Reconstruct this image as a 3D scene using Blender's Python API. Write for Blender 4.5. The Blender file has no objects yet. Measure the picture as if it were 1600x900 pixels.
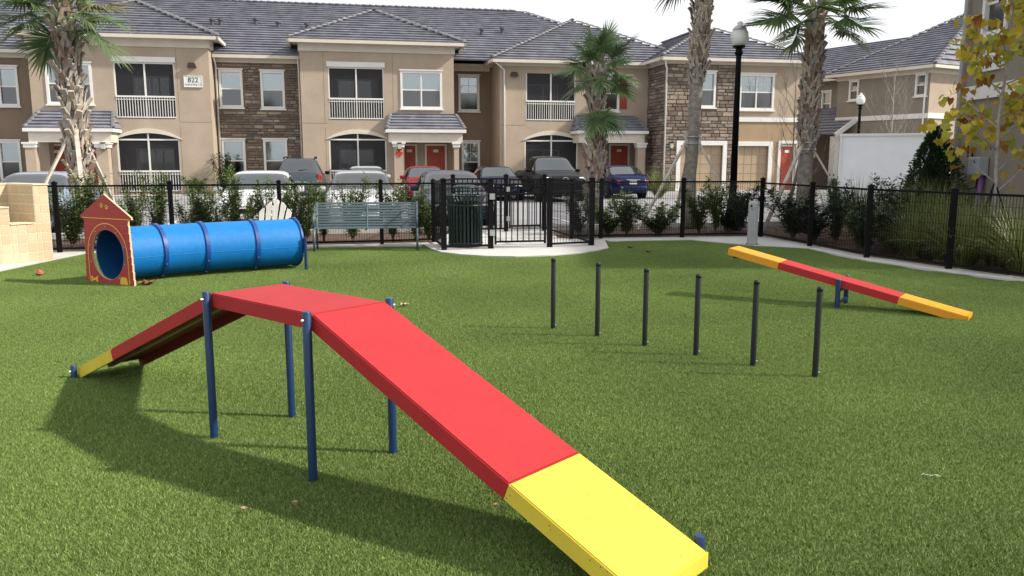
import bpy, bmesh, math, random
import numpy as np
from mathutils import Vector, Matrix

sc = bpy.context.scene
R = math.radians
# ------------------------------------------------------------------ camera
F, CX, CY, CAMH, HY = 1280.0, 800.0, 450.0, 1.72, 248.0     # focal length in photo pixels, eye height in metres
PIT = math.atan((CY - HY) / F)
cam_d = bpy.data.cameras.new('camera')
cam_d.sensor_width = 36.0
cam_d.lens = 36.0 * F / 1600.0
cam_d.clip_start = 0.05
cam_d.clip_end = 3000
cam = bpy.data.objects.new('camera', cam_d)
sc.collection.objects.link(cam)
cam.location = (0, 0, CAMH)
cam.rotation_euler = (math.pi / 2 - PIT, 0, 0)
sc.camera = cam
# ------------------------------------------------------------------ sky and sun
SUN_DIR = Vector((1.22, -0.15, 0.93)).normalized()           # towards the sun
SUN_EL = math.asin(SUN_DIR.z)
SUN_AZ = math.atan2(SUN_DIR.x, SUN_DIR.y)                    # clockwise from +Y
world = bpy.data.worlds.new('World')
sc.world = world
world.use_nodes = True
nt = world.node_tree
for n in list(nt.nodes): nt.nodes.remove(n)
wo = nt.nodes.new('ShaderNodeOutputWorld')
bg = nt.nodes.new('ShaderNodeBackground')
sky = nt.nodes.new('ShaderNodeTexSky')
sky.sky_type = 'NISHITA'
sky.sun_disc = False
sky.sun_elevation = SUN_EL
sky.sun_rotation = SUN_AZ
sky.air_density = 1.0
sky.dust_density = 2.5
sky.ozone_density = 1.0
tc = nt.nodes.new('ShaderNodeTexCoord')
mp = nt.nodes.new('ShaderNodeMapping')
mp.inputs['Scale'].default_value = (1.0, 1.0, 2.6)
nz = nt.nodes.new('ShaderNodeTexNoise')
nz.inputs['Scale'].default_value = 2.6
nz.inputs['Detail'].default_value = 7.0
nz.inputs['Roughness'].default_value = 0.55
rp = nt.nodes.new('ShaderNodeValToRGB')
rp.color_ramp.elements[0].position = 0.36
rp.color_ramp.elements[0].color = (0.80, 0.80, 0.80, 1)
rp.color_ramp.elements[1].position = 0.60
rp.color_ramp.elements[1].color = (0.98, 0.98, 0.98, 1)
mx = nt.nodes.new('ShaderNodeMix')
mx.data_type = 'RGBA'
mx.inputs[7].default_value = (9.0, 9.05, 9.2, 1)              # thin bright cloud
nt.links.new(tc.outputs['Generated'], mp.inputs['Vector'])
nt.links.new(mp.outputs[0], nz.inputs['Vector'])
nt.links.new(nz.outputs['Fac'], rp.inputs['Fac'])
nt.links.new(rp.outputs['Color'], mx.inputs[0])
nt.links.new(sky.outputs[0], mx.inputs[6])
nt.links.new(mx.outputs[2], bg.inputs['Color'])
bg.inputs['Strength'].default_value = 0.10
nt.links.new(bg.outputs[0], wo.inputs['Surface'])

sun_d = bpy.data.lights.new('sun', 'SUN')
sun_d.energy = 4.6
sun_d.angle = R(2.0)
sun_d.color = (1.0, 0.93, 0.82)
sun_o = bpy.data.objects.new('sun', sun_d)
sc.collection.objects.link(sun_o)
sun_o.rotation_euler = (-SUN_DIR).to_track_quat('-Z', 'Y').to_euler()

vs = sc.view_settings
vs.view_transform = 'Standard'
vs.look = 'None'
vs.gamma = 1.0
vs.exposure = 0.34
vs.use_curve_mapping = False
try:
    sc.cycles.max_bounces = 6
    sc.cycles.transparent_max_bounces = 12
except Exception:
    pass

# ------------------------------------------------------------------ layout helpers (photo measurements to metres)
def ray(px, py):
    a = (px - CX) / F; b = -(py - CY) / F
    return Vector((a, math.cos(PIT) + b * math.sin(PIT), -math.sin(PIT) + b * math.cos(PIT)))
def G(px, py, z=0.0):
    r = ray(px, py); k = (z - CAMH) / r.z
    return Vector((r.x * k, r.y * k, z))
def AT(px, py, Y):
    r = ray(px, py); k = Y / r.y
    return Vector((r.x * k, Y, CAMH + r.z * k))
def XA(px, Y):                       # X of a column at depth Y near eye level
    return AT(px, 262, Y).x

# ------------------------------------------------------------------ materials
MATS = {}
def mat(name, col, rough=0.6, metal=0.0, spec=0.4, var=0.0, vscale=3.0, bump=0.0, bscale=40.0, dark=None, coat=0.0, detail=4.0, trans=0.0):
    if name in MATS: return MATS[name]
    m = bpy.data.materials.new(name); m.use_nodes = True
    t = m.node_tree; b = t.nodes['Principled BSDF']
    b.inputs['Base Color'].default_value = (*col, 1)
    b.inputs['Roughness'].default_value = rough
    b.inputs['Metallic'].default_value = metal
    b.inputs['Specular IOR Level'].default_value = spec
    if coat: b.inputs['Coat Weight'].default_value = coat; b.inputs['Coat Roughness'].default_value = 0.05
    tcn = t.nodes.new('ShaderNodeTexCoord')
    if var > 0 or dark:
        n = t.nodes.new('ShaderNodeTexNoise'); n.inputs['Scale'].default_value = vscale; n.inputs['Detail'].default_value = detail
        n.inputs['Roughness'].default_value = 0.62
        t.links.new(tcn.outputs['Object'], n.inputs['Vector'])
        r = t.nodes.new('ShaderNodeValToRGB')
        lo = dark if dark else tuple(max(0, c * (1 - var)) for c in col)
        hi = tuple(min(1, c * (1 + var)) for c in col)
        r.color_ramp.elements[0].position = 0.33; r.color_ramp.elements[0].color = (*lo, 1)
        r.color_ramp.elements[1].position = 0.67; r.color_ramp.elements[1].color = (*hi, 1)
        t.links.new(n.outputs['Fac'], r.inputs['Fac'])
        t.links.new(r.outputs['Color'], b.inputs['Base Color'])
    if bump > 0:
        n2 = t.nodes.new('ShaderNodeTexNoise'); n2.inputs['Scale'].default_value = bscale; n2.inputs['Detail'].default_value = 5.0
        t.links.new(tcn.outputs['Object'], n2.inputs['Vector'])
        bp_ = t.nodes.new('ShaderNodeBump'); bp_.inputs['Strength'].default_value = bump; bp_.inputs['Distance'].default_value = 0.01
        t.links.new(n2.outputs['Fac'], bp_.inputs['Height'])
        t.links.new(bp_.outputs[0], b.inputs['Normal'])
    MATS[name] = m
    return m
def leafmat(name, cols, rough=0.5, trans=0.25, spec=0.4):
    """foliage: colour varies per leaf (random per island), thin translucency"""
    if name in MATS: return MATS[name]
    m = bpy.data.materials.new(name); m.use_nodes = True
    t = m.node_tree; b = t.nodes['Principled BSDF']; out = t.nodes['Material Output']
    g = t.nodes.new('ShaderNodeNewGeometry'); oi = t.nodes.new('ShaderNodeObjectInfo')
    ad = t.nodes.new('ShaderNodeMath'); ad.operation = 'ADD'
    fr = t.nodes.new('ShaderNodeMath'); fr.operation = 'FRACT'
    t.links.new(g.outputs['Random Per Island'], ad.inputs[0]); t.links.new(oi.outputs['Random'], ad.inputs[1])
    t.links.new(ad.outputs[0], fr.inputs[0])
    r = t.nodes.new('ShaderNodeValToRGB'); r.color_ramp.interpolation = 'LINEAR'
    els = r.color_ramp.elements
    while len(els) < len(cols): els.new(0.5)
    for i, c in enumerate(cols):
        els[i].position = i / (len(cols) - 1); els[i].color = (*c, 1)
    t.links.new(fr.outputs[0], r.inputs['Fac'])
    t.links.new(r.outputs['Color'], b.inputs['Base Color'])
    b.inputs['Roughness'].default_value = rough; b.inputs['Specular IOR Level'].default_value = spec
    tr = t.nodes.new('ShaderNodeBsdfTranslucent'); t.links.new(r.outputs['Color'], tr.inputs['Color'])
    ms = t.nodes.new('ShaderNodeMixShader'); ms.inputs[0].default_value = trans
    t.links.new(b.outputs[0], ms.inputs[1]); t.links.new(tr.outputs[0], ms.inputs[2])
    t.links.new(ms.outputs[0], out.inputs['Surface'])
    MATS[name] = m
    return m
def screenmat(name, col, alpha):
    if name in MATS: return MATS[name]
    m = bpy.data.materials.new(name); m.use_nodes = True
    t = m.node_tree; b = t.nodes['Principled BSDF']; out = t.nodes['Material Output']
    b.inputs['Base Color'].default_value = (*col, 1); b.inputs['Roughness'].default_value = 0.5
    tr = t.nodes.new('ShaderNodeBsdfTransparent'); ms = t.nodes.new('ShaderNodeMixShader'); ms.inputs[0].default_value = alpha
    t.links.new(tr.outputs[0], ms.inputs[1]); t.links.new(b.outputs[0], ms.inputs[2]); t.links.new(ms.outputs[0], out.inputs['Surface'])
    MATS[name] = m
    return m

STUCCO = mat('stucco_tan', (0.415, 0.335, 0.262), 0.9, var=0.10, vscale=0.8, bump=0.35, bscale=60, spec=0.2, detail=8)
STUCCO2 = mat('stucco_brown', (0.21, 0.155, 0.115), 0.9, var=0.10, vscale=0.8, bump=0.35, bscale=60, spec=0.2, detail=8)
STUCCO3 = mat('stucco_ochre', (0.36, 0.262, 0.165), 0.9, var=0.10, vscale=0.8, bump=0.35, bscale=60, spec=0.2, detail=8)
STUCCO4 = mat('stucco_taupe', (0.245, 0.217, 0.178), 0.9, var=0.10, vscale=0.7, bump=0.35, bscale=60, spec=0.2, detail=8)
TRIM = mat('trim_cream', (0.62, 0.57, 0.49), 0.6, var=0.05, vscale=2.0)
WHITE = mat('white_paint', (0.72, 0.71, 0.685), 0.5, var=0.04, vscale=2.0)
ROOF = mat('roof_tile', (0.185, 0.188, 0.222), 0.75, var=0.30, vscale=1.7, bump=0.4, bscale=25, detail=9)
ROOFCAP = mat('roof_cap_tile', (0.165, 0.165, 0.18), 0.75, var=0.4, vscale=5)
STONE = None
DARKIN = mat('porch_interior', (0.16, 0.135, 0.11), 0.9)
def glassmat(name, tint, refl, rough=0.03):
    m = bpy.data.materials.new(name); m.use_nodes = True
    t = m.node_tree; out = t.nodes['Material Output']; t.nodes.remove(t.nodes['Principled BSDF'])
    tr = t.nodes.new('ShaderNodeBsdfTransparent'); tr.inputs[0].default_value = (*tint, 1)
    gl = t.nodes.new('ShaderNodeBsdfGlossy'); gl.inputs['Roughness'].default_value = rough; gl.inputs[0].default_value = (0.95, 0.98, 1.0, 1)
    fr = t.nodes.new('ShaderNodeFresnel'); fr.inputs[0].default_value = 1.5
    ad = t.nodes.new('ShaderNodeMath'); ad.operation = 'ADD'; ad.inputs[1].default_value = refl; ad.use_clamp = True; t.links.new(fr.outputs[0], ad.inputs[0])
    ms = t.nodes.new('ShaderNodeMixShader'); t.links.new(ad.outputs[0], ms.inputs[0]); t.links.new(tr.outputs[0], ms.inputs[1]); t.links.new(gl.outputs[0], ms.inputs[2]); t.links.new(ms.outputs[0], out.inputs['Surface'])
    MATS[name] = m
    return m
GLASS = glassmat('window_glass', (0.75, 0.82, 0.83), 0.20)
GLASSLO = glassmat('screened_glass', (0.22, 0.24, 0.26), 0.10, 0.08)
BLIND = mat('window_blind', (0.55, 0.57, 0.55), 0.6, var=0.05, vscale=1.0)
SCREEN = screenmat('insect_screen', (0.02, 0.02, 0.025), 0.68)
DOOR = mat('door_red', (0.36, 0.065, 0.035), 0.5, var=0.08, vscale=2)
SHUTR = mat('shutter_red', (0.34, 0.05, 0.035), 0.6)
GARAGE = mat('garage_tan', (0.37, 0.28, 0.185), 0.6, var=0.06, vscale=1)
BLACK = mat('black_powder_coat', (0.005, 0.005, 0.006), 0.55, spec=0.12)
METAL = mat('galvanised', (0.55, 0.56, 0.57), 0.35, metal=0.9)
CONC = mat('concrete', (0.52, 0.51, 0.49), 0.9, var=0.10, vscale=1.5, bump=0.25, bscale=50, detail=9)
ASPH = mat('lot_asphalt', (0.27, 0.27, 0.275), 0.92, var=0.14, vscale=0.7, bump=0.3, bscale=70, detail=10)
MULCH = mat('mulch', (0.10, 0.058, 0.04), 0.95, var=0.6, vscale=22, bump=1.0, bscale=45, detail=8)
SOIL = mat('ground_grass', (0.07, 0.085, 0.035), 0.95, var=0.35, vscale=1.5, bump=0.5, bscale=20)
PAINTLN = mat('line_paint', (0.72, 0.72, 0.70), 0.7, var=0.12, vscale=9)

# ------------------------------------------------------------------ mesh builder
COL = sc.collection
class MB:
    def __init__(self): self.v = []; self.f = []; self.m = None
    def add(self, vs, fs):
        o = len(self.v); self.v.extend([tuple(p) for p in vs]); self.f.extend([tuple(i + o for i in f) for f in fs]); return self
    def box(self, c, s, rz=0.0, M=None):
        x, y, z = s[0] / 2, s[1] / 2, s[2] / 2
        ps = [Vector(p) for p in ((-x,-y,-z),(x,-y,-z),(x,y,-z),(-x,y,-z),(-x,-y,z),(x,-y,z),(x,y,z),(-x,y,z))]
        if M is None: M = Matrix.Rotation(rz, 3, 'Z')
        ps = [M @ p + Vector(c) for p in ps]
        return self.add(ps, [(0,3,2,1),(4,5,6,7),(0,1,5,4),(1,2,6,5),(2,3,7,6),(3,0,4,7)])
    def rbox(self, c, s, r, rz=0.0, M=None):
        """box whose twelve edges carry a chamfer r"""
        bm = bmesh.new(); bmesh.ops.create_cube(bm, size=1.0)
        for v in bm.verts: v.co = Vector((v.co.x * s[0], v.co.y * s[1], v.co.z * s[2]))
        bmesh.ops.bevel(bm, geom=bm.edges[:], offset=r, segments=2, affect='EDGES', profile=0.5)
        if M is None: M = Matrix.Rotation(rz, 3, 'Z')
        vs = [M @ v.co + Vector(c) for v in bm.verts]; fs = [tuple(v.index for v in f.verts) for f in bm.faces]
        bm.free(); return self.add(vs, fs)
    def bx(self, x0, x1, y0, y1, z0, z1):
        return self.box(((x0+x1)/2, (y0+y1)/2, (z0+z1)/2), (abs(x1-x0), abs(y1-y0), abs(z1-z0)))
    def bar(self, p, q, w, h, up=Vector((0, 0, 1))):
        p = Vector(p); q = Vector(q); d = (q - p); L = d.length; d.normalize()
        if abs(d.dot(up)) > 0.99: up = Vector((0, 1, 0))
        sx = d.cross(up).normalized(); sz = sx.cross(d).normalized()
        M = Matrix((sx, d, sz)).transposed()
        return self.box((p + q) / 2, (w, L, h), M=M)
    def tube(self, pts, r, n=10, cap=True, sq=False):
        pts = [Vector(p) for p in pts]; rs = r if isinstance(r, (list, tuple)) else [r] * len(pts)
        vs = []; prev = None
        for i, p in enumerate(pts):
            d = (pts[min(i+1, len(pts)-1)] - pts[max(i-1, 0)]).normalized()
            if prev is None:
                a = Vector((0, 0, 1)) if abs(d.z) < 0.9 else Vector((1, 0, 0))
                sx = d.cross(a).normalized()
            else:
                sx = (prev - d * prev.dot(d)).normalized()
            prev = sx; sy = d.cross(sx)
            for k in range(n):
                an = 2 * math.pi * k / n
                vs.append(p + (sx * math.cos(an) + sy * math.sin(an)) * rs[i])
        fs = []
        for i in range(len(pts) - 1):
            for k in range(n):
                k2 = (k + 1) % n
                fs.append((i*n+k, i*n+k2, (i+1)*n+k2, (i+1)*n+k))
        if cap:
            fs.append(tuple(range(n-1, -1, -1))); fs.append(tuple((len(pts)-1)*n + k for k in range(n)))
        return self.add(vs, fs)
    def lathe(self, prof, n=20, c=(0, 0, 0)):
        vs = []; fs = []
        for (r, z) in prof:
            for k in range(n):
                a = 2 * math.pi * k / n; vs.append((c[0] + r * math.cos(a), c[1] + r * math.sin(a), c[2] + z))
        for i in range(len(prof) - 1):
            for k in range(n):
                k2 = (k+1) % n; fs.append((i*n+k, i*n+k2, (i+1)*n+k2, (i+1)*n+k))
        fs.append(tuple(range(n-1, -1, -1))); fs.append(tuple((len(prof)-1)*n + k for k in range(n)))
        return self.add(vs, fs)
    def prism(self, poly, z0, z1):
        """poly: list of (x, y); vertical extrusion"""
        n = len(poly)
        return self.add([(x, y, z0) for x, y in poly] + [(x, y, z1) for x, y in poly],
                        [tuple(range(n-1, -1, -1)), tuple(range(n, 2*n))] + [(i, (i+1) % n, n+(i+1) % n, n+i) for i in range(n)])
    def xz(self, poly, y0, y1):
        """poly: list of (x, z); extruded along y"""
        n = len(poly)
        return self.add([(x, y0, z) for x, z in poly] + [(x, y1, z) for x, z in poly],
                        [tuple(range(n)), tuple(range(2*n-1, n-1, -1))] + [((i+1) % n, i, n+i, n+(i+1) % n) for i in range(n)])
    def quad(self, a, b, c, d): return self.add([a, b, c, d], [(0, 1, 2, 3)])
    def mesh(self, name, m=None, smooth=False):
        me = bpy.data.meshes.new(name)
        me.from_pydata([tuple(v) for v in self.v], [], self.f)
        if m: me.materials.append(m)
        if smooth: me.polygons.foreach_set('use_smooth', [True] * len(me.polygons))
        me.update()
        return me
    def build(self, name, m=None, parent=None, smooth=False, origin=None, sharp=None):
        if origin is not None: self.v = [(p[0]-origin[0], p[1]-origin[1], p[2]-origin[2]) for p in self.v]
        me = self.mesh(name, m, smooth)
        if sharp is not None:
            try: me.set_sharp_from_angle(angle=sharp)
            except Exception: pass
        return inst(name, me, parent)
def inst(name, me, parent=None, loc=None, rot=None, scale=None):
    o = bpy.data.objects.new(name, me); COL.objects.link(o)
    if parent: o.parent = parent
    if loc is not None: o.location = loc
    if rot is not None: o.rotation_euler = rot
    if scale is not None: o.scale = scale
    return o
def tag(o, label=None, cat=None, group=None, kind=None):
    if label: o['label'] = label
    if cat: o['category'] = cat
    if group: o['group'] = group
    if kind: o['kind'] = kind
    return o
def thing(name, label, cat, loc=(0, 0, 0), rz=0.0, group=None):
    o = bpy.data.objects.new(name, None); COL.objects.link(o)
    o.location = loc; o.rotation_euler = (0, 0, rz); o.empty_display_size = 0.2
    return tag(o, label, cat, group)
def copy_tree(o, parent=None):
    c = o.copy(); COL.objects.link(c); c.parent = parent
    for ch in list(o.children): copy_tree(ch, c)
    return c
# ================================================================== THE GROUND
TH = R(11.5)                                     # the lot, the fence line and the apartments share this bearing
U = Vector((math.cos(TH), math.sin(TH), 0)); Vv = Vector((-math.sin(TH), math.cos(TH), 0)); NN = -Vv
def sheet(name, pts, z, m):
    b = MB(); b.add([(p[0], p[1], z) for p in pts], [tuple(range(len(pts)))])
    return tag(b.build(name, m), kind='structure')
sheet('ground', [(-600, -300), (600, -300), (600, 1200), (-600, 1200)], -0.06, SOIL)

def curbY(x): return 19.9 + 0.205 * x
# parking lot from the kerb to the building
lot = [(-60, curbY(-60)), (22, curbY(22)), (22 - 4.4, curbY(22) + 21.5), (-60 - 4.4, curbY(-60) + 21.5)]
lot = [(-60, curbY(-60)), (45, curbY(45)), (41, curbY(45) + 20), (-64, curbY(-60) + 20)]
sheet('parking_lot', lot, -0.035, ASPH)
# mulch bed between fence and kerb
def fenceY(x): return 16.98 + 0.256 * x
bed = [(-40, fenceY(-40)), (-8.27, 14.87), (-2.6, 16.3), (1.27, 17.36), (5.45, 17.93), (5.83, 15.96), (6.14, 14.1), (6.78, 12.62), (7.7, 10.6), (8.8, 8.0), (11, 4), (24, 4), (24, curbY(24)), (-40, curbY(-40))]
b = MB()
# the bed is a gently uneven strip
def strip_mesh(poly_front, back, z, bumpy):
    pass
sheet('mulch_bed', bed, -0.012, MULCH)
# far kerb
b = MB()
x = -60.0
while x < 30:
    x2 = x + 3.0
    b.bar((x, curbY(x), 0.03), (x2 - 0.012, curbY(x2 - 0.012), 0.03), 0.16, 0.16)
    x = x2
tag(b.build('lot_kerb', CONC), kind='structure')
# kerb and pavement before the building
b = MB()
p0 = U * -30 + Vv * 38.9; p1 = U * 25 + Vv * 38.9
b.bar((p0.x, p0.y, 0.03), (p1.x, p1.y, 0.03), 0.16, 0.17)
q0 = U * -30 + Vv * 39.75; q1 = U * 25 + Vv * 39.75
b.bar((q0.x, q0.y, 0.0), (q1.x, q1.y, 0.0), 1.5, 0.17)
tag(b.build('building_pavement', CONC), kind='structure')
# stall lines
b = MB()
for k in range(-9, 9):
    for t0, t1 in ((20.3, 25.2), (33.2, 38.3)):
        s = k * 2.72 + 0.75
        a_ = U * s + Vv * t0; c_ = U * s + Vv * t1
        b.bar((a_.x, a_.y, -0.031), (c_.x, c_.y, -0.031), 0.10, 0.004)
tag(b.build('stall_lines', PAINTLN), kind='structure')

# turf base
TURFB = mat('turf_backing', (0.045, 0.075, 0.018), 0.9, var=0.35, vscale=60, bump=0.6, bscale=220)
sheet('turf', [(-30, -8), (9.6, -8), (9.6, 6), (8.8, 8.0), (7.7, 10.6), (6.78, 12.62), (6.14, 14.1), (5.83, 15.96), (5.45, 17.93), (1.27, 17.36), (-2.6, 16.3), (-8.27, 14.87), (-30, 9.4)], 0.0, TURFB)
# concrete: mowing strips and pads, each a real slab whose top lies at the tips of the turf
SL = 0.032
def slab(name, pts, kind='structure', z1=SL):
    b = MB(); b.prism([(p[0], p[1]) for p in pts], -0.03, z1)
    return tag(b.build(name, CONC), kind=kind)
# left walk and mowing strip
slab('concrete_walk', [(-16, 9.3), G(0, 426), G(70, 411), G(134, 397.5), G(150, 395.6), (-8.1, 15.05), (-9.2, 14.83), (-16, 13.1)])
slab('mowing_strip', [G(151, 395.5), G(300, 392.0), G(480, 388.6), G(655, 386.6), (-1.62, 16.80), (-2.6, 16.5), (-8.05, 15.05)])
c0 = G(806, 402.5)
pad = []
PADC = Vector((0.16, 17.05))
for k in range(0, 41):
    a = math.pi + math.pi * k / 40
    pad.append((PADC.x + 2.0 * math.cos(a), PADC.y + 2.62 * math.sin(a) * (1.0 if k else 1)))
pad = [G(662, 384.5), G(675, 391.5), G(690, 396.3), G(720, 400.0), G(760, 402.6), G(806, 403.4), G(860, 401.6), G(905, 398.0), G(935, 393.4), G(951, 389.6)]
slab('entry_pad', [(p.x, p.y) for p in pad] + [(1.95, 17.2), (1.0, 17.55), (0.9, 19.0), (1.05, 20.0), (-1.3, 19.55), (-1.45, 18.6), (-1.55, 16.9)], z1=SL + 0.004)
slab('mowing_strip', [(1.97, 17.2), G(952, 378.6), G(1010, 377.6), G(1080, 376.4), (3.6, 17.92), (1.7, 17.62)])
slab('post_pad', [G(1081, 376.6), G(1120, 380.5), G(1180, 385.6), G(1243, 388.6), G(1262, 390.0), (5.98, 15.9), (5.56, 18.05), (3.62, 17.93)])
slab('mowing_strip', [G(1263, 390.3), G(1300, 398.2), G(1357, 410.0), G(1486, 428.6), G(1600, 441.5), (7.62, 10.2), (8.6, 8.0), (9.3, 6.0), (9.6, 6.1), (8.95, 8.1), (7.85, 10.65), (6.93, 12.68), (6.28, 14.15), (5.99, 15.8)])

# ------------------------------------------------------------------ artificial turf blades (geometry nodes)
def turf_blades():
    m = bpy.data.materials.new('turf_blade'); m.use_nodes = True
    t = m.node_tree; p = t.nodes['Principled BSDF']
    at = t.nodes.new('ShaderNodeAttribute'); at.attribute_name = 'tone'
    r = t.nodes.new('ShaderNodeValToRGB'); els = r.color_ramp.elements
    els[0].position = 0.0; els[0].color = (0.040, 0.082, 0.015, 1)
    els[1].position = 1.0; els[1].color = (0.56, 0.62, 0.27, 1)
    e = els.new(0.45); e.color = (0.150, 0.240, 0.050, 1)
    e = els.new(0.86); e.color = (0.235, 0.325, 0.085, 1)
    t.links.new(at.outputs['Fac'], r.inputs['Fac'])
    geo = t.nodes.new('ShaderNodeNewGeometry')
    n = t.nodes.new('ShaderNodeTexNoise'); n.inputs['Scale'].default_value = 0.55; n.inputs['Detail'].default_value = 4
    t.links.new(geo.outputs['Position'], n.inputs['Vector'])
    mr = t.nodes.new('ShaderNodeMapRange'); mr.inputs[1].default_value = 0.3; mr.inputs[2].default_value = 0.7; mr.inputs[3].default_value = 0.82; mr.inputs[4].default_value = 1.16
    t.links.new(n.outputs['Fac'], mr.inputs[0])
    mu = t.nodes.new('ShaderNodeMix'); mu.data_type = 'RGBA'; mu.blend_type = 'MULTIPLY'; mu.inputs[0].default_value = 1.0
    t.links.new(r.outputs['Color'], mu.inputs[6]); t.links.new(mr.outputs[0], mu.inputs[7])
    t.links.new(mu.outputs[2], p.inputs['Base Color'])
    p.inputs['Roughness'].default_value = 0.55; p.inputs['Specular IOR Level'].default_value = 0.22
    P = 0.5
    pts = []
    rnd = random.Random(4)
    y = 2.2
    poly = [(-30, -8), (9.6, -8), (9.6, 6), (8.8, 8.0), (7.7, 10.6), (6.78, 12.62), (6.14, 14.1), (5.83, 15.96), (5.45, 17.93), (1.27, 17.36), (-2.6, 16.3), (-8.27, 14.87), (-30, 9.4)]
    def inside(x, y):
        c = False; j = len(poly) - 1
        for i in range(len(poly)):
            if (poly[i][1] > y) != (poly[j][1] > y) and x < (poly[j][0]-poly[i][0])*(y-poly[i][1])/(poly[j][1]-poly[i][1]) + poly[i][0]: c = not c
            j = i
        return c
    while y < 18.2:
        x = -11.0
        while x < 10.5:
            if abs(x) < y * 0.66 + 1.0 and inside(x, y) and inside(x + .2, y + .25) and inside(x - .25, y + .25): pts.append((x, y, 0.001))
            x += P
        y += P
    me = bpy.data.meshes.new('artificial_grass'); me.from_pydata(pts, [], [])
    o = bpy.data.objects.new('artificial_grass', me); COL.objects.link(o)
    tag(o, 'short green artificial grass covering the dog park floor', 'grass', kind='stuff')
    ng = bpy.data.node_groups.new('turf', 'GeometryNodeTree')
    ng.interface.new_socket('Geometry', in_out='INPUT', socket_type='NodeSocketGeometry')
    ng.interface.new_socket('Geometry', in_out='OUTPUT', socket_type='NodeSocketGeometry')
    N = ng.nodes.new; L = ng.links.new
    gi = N('NodeGroupInput'); go = N('NodeGroupOutput')
    gr = N('GeometryNodeMeshGrid')
    for k, v in (('Size X', P * 1.04), ('Size Y', P * 1.04), ('Vertices X', 2), ('Vertices Y', 2)): gr.inputs[k].default_value = v
    dp = N('GeometryNodeDistributePointsOnFaces'); dp.inputs['Density'].default_value = 52000.0; dp.inputs['Seed'].default_value = 7
    L(gr.outputs['Mesh'], dp.inputs['Mesh'])
    cone = N('GeometryNodeMeshCone'); cone.fill_type = 'NONE'
    for k, v in (('Vertices', 3), ('Radius Top', 0.0003), ('Radius Bottom', 0.0017), ('Depth', 0.022)): cone.inputs[k].default_value = v
    smm = N('GeometryNodeSetMaterial'); smm.inputs['Material'].default_value = m
    L(cone.outputs['Mesh'], smm.inputs['Geometry'])
    ip = N('GeometryNodeInstanceOnPoints')
    L(dp.outputs['Points'], ip.inputs['Points']); L(smm.outputs[0], ip.inputs['Instance'])
    rr = N('FunctionNodeRandomValue'); rr.data_type = 'FLOAT_VECTOR'
    rr.inputs[0].default_value = (-0.95, -0.95, 0.0); rr.inputs[1].default_value = (0.95, 0.95, 6.28)
    L(rr.outputs[0], ip.inputs['Rotation'])
    rs = N('FunctionNodeRandomValue'); rs.data_type = 'FLOAT'
    rs.inputs[2].default_value = 0.7; rs.inputs[3].default_value = 1.15; rs.inputs['Seed'].default_value = 3
    L(rs.outputs[1], ip.inputs['Scale'])
    st = N('GeometryNodeStoreNamedAttribute'); st.data_type = 'FLOAT'; st.domain = 'INSTANCE'
    st.inputs['Name'].default_value = 'tone'
    rt = N('FunctionNodeRandomValue'); rt.data_type = 'FLOAT'; rt.inputs['Seed'].default_value = 11
    L(ip.outputs[0], st.inputs['Geometry']); L(rt.outputs[1], st.inputs['Value'])
    rl = N('GeometryNodeRealizeInstances'); L(st.outputs[0], rl.inputs[0])
    ip2 = N('GeometryNodeInstanceOnPoints')
    mtp = N('GeometryNodeMeshToPoints')
    L(gi.outputs[0], mtp.inputs[0])
    L(mtp.outputs[0], ip2.inputs['Points']); L(rl.outputs[0], ip2.inputs['Instance'])
    ri = N('FunctionNodeRandomValue'); ri.data_type = 'INT'; ri.inputs[4].default_value = 0; ri.inputs[5].default_value = 3
    ml = N('ShaderNodeMath'); ml.operation = 'MULTIPLY'; ml.inputs[1].default_value = math.pi / 2
    L(ri.outputs[2], ml.inputs[0])
    cx = N('ShaderNodeCombineXYZ'); L(ml.outputs[0], cx.inputs[2])
    L(cx.outputs[0], ip2.inputs['Rotation'])
    L(ip2.outputs[0], go.inputs[0])
    md = o.modifiers.new('blades', 'NODES'); md.node_group = ng
turf_blades()

# ================================================================== APARTMENT BUILDING
T0 = 41.8
apt = thing('apartment_building', 'long tan two-storey apartment block with grey tiled hip roofs behind the parked cars', 'building', tuple(Vv * T0), TH)
CAMP = Vector((0, 0, CAMH))
def bp(px, py, y):
    """photo point on the apartment plane y metres behind the main front -> (s, z)"""
    r = ray(px, py); k = (T0 + y - Vv.dot(CAMP)) / Vv.dot(r); P = CAMP + r * k
    return U.dot(P), P.z
def bs(px, y, py=180): return bp(px, py, y)[0]

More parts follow.
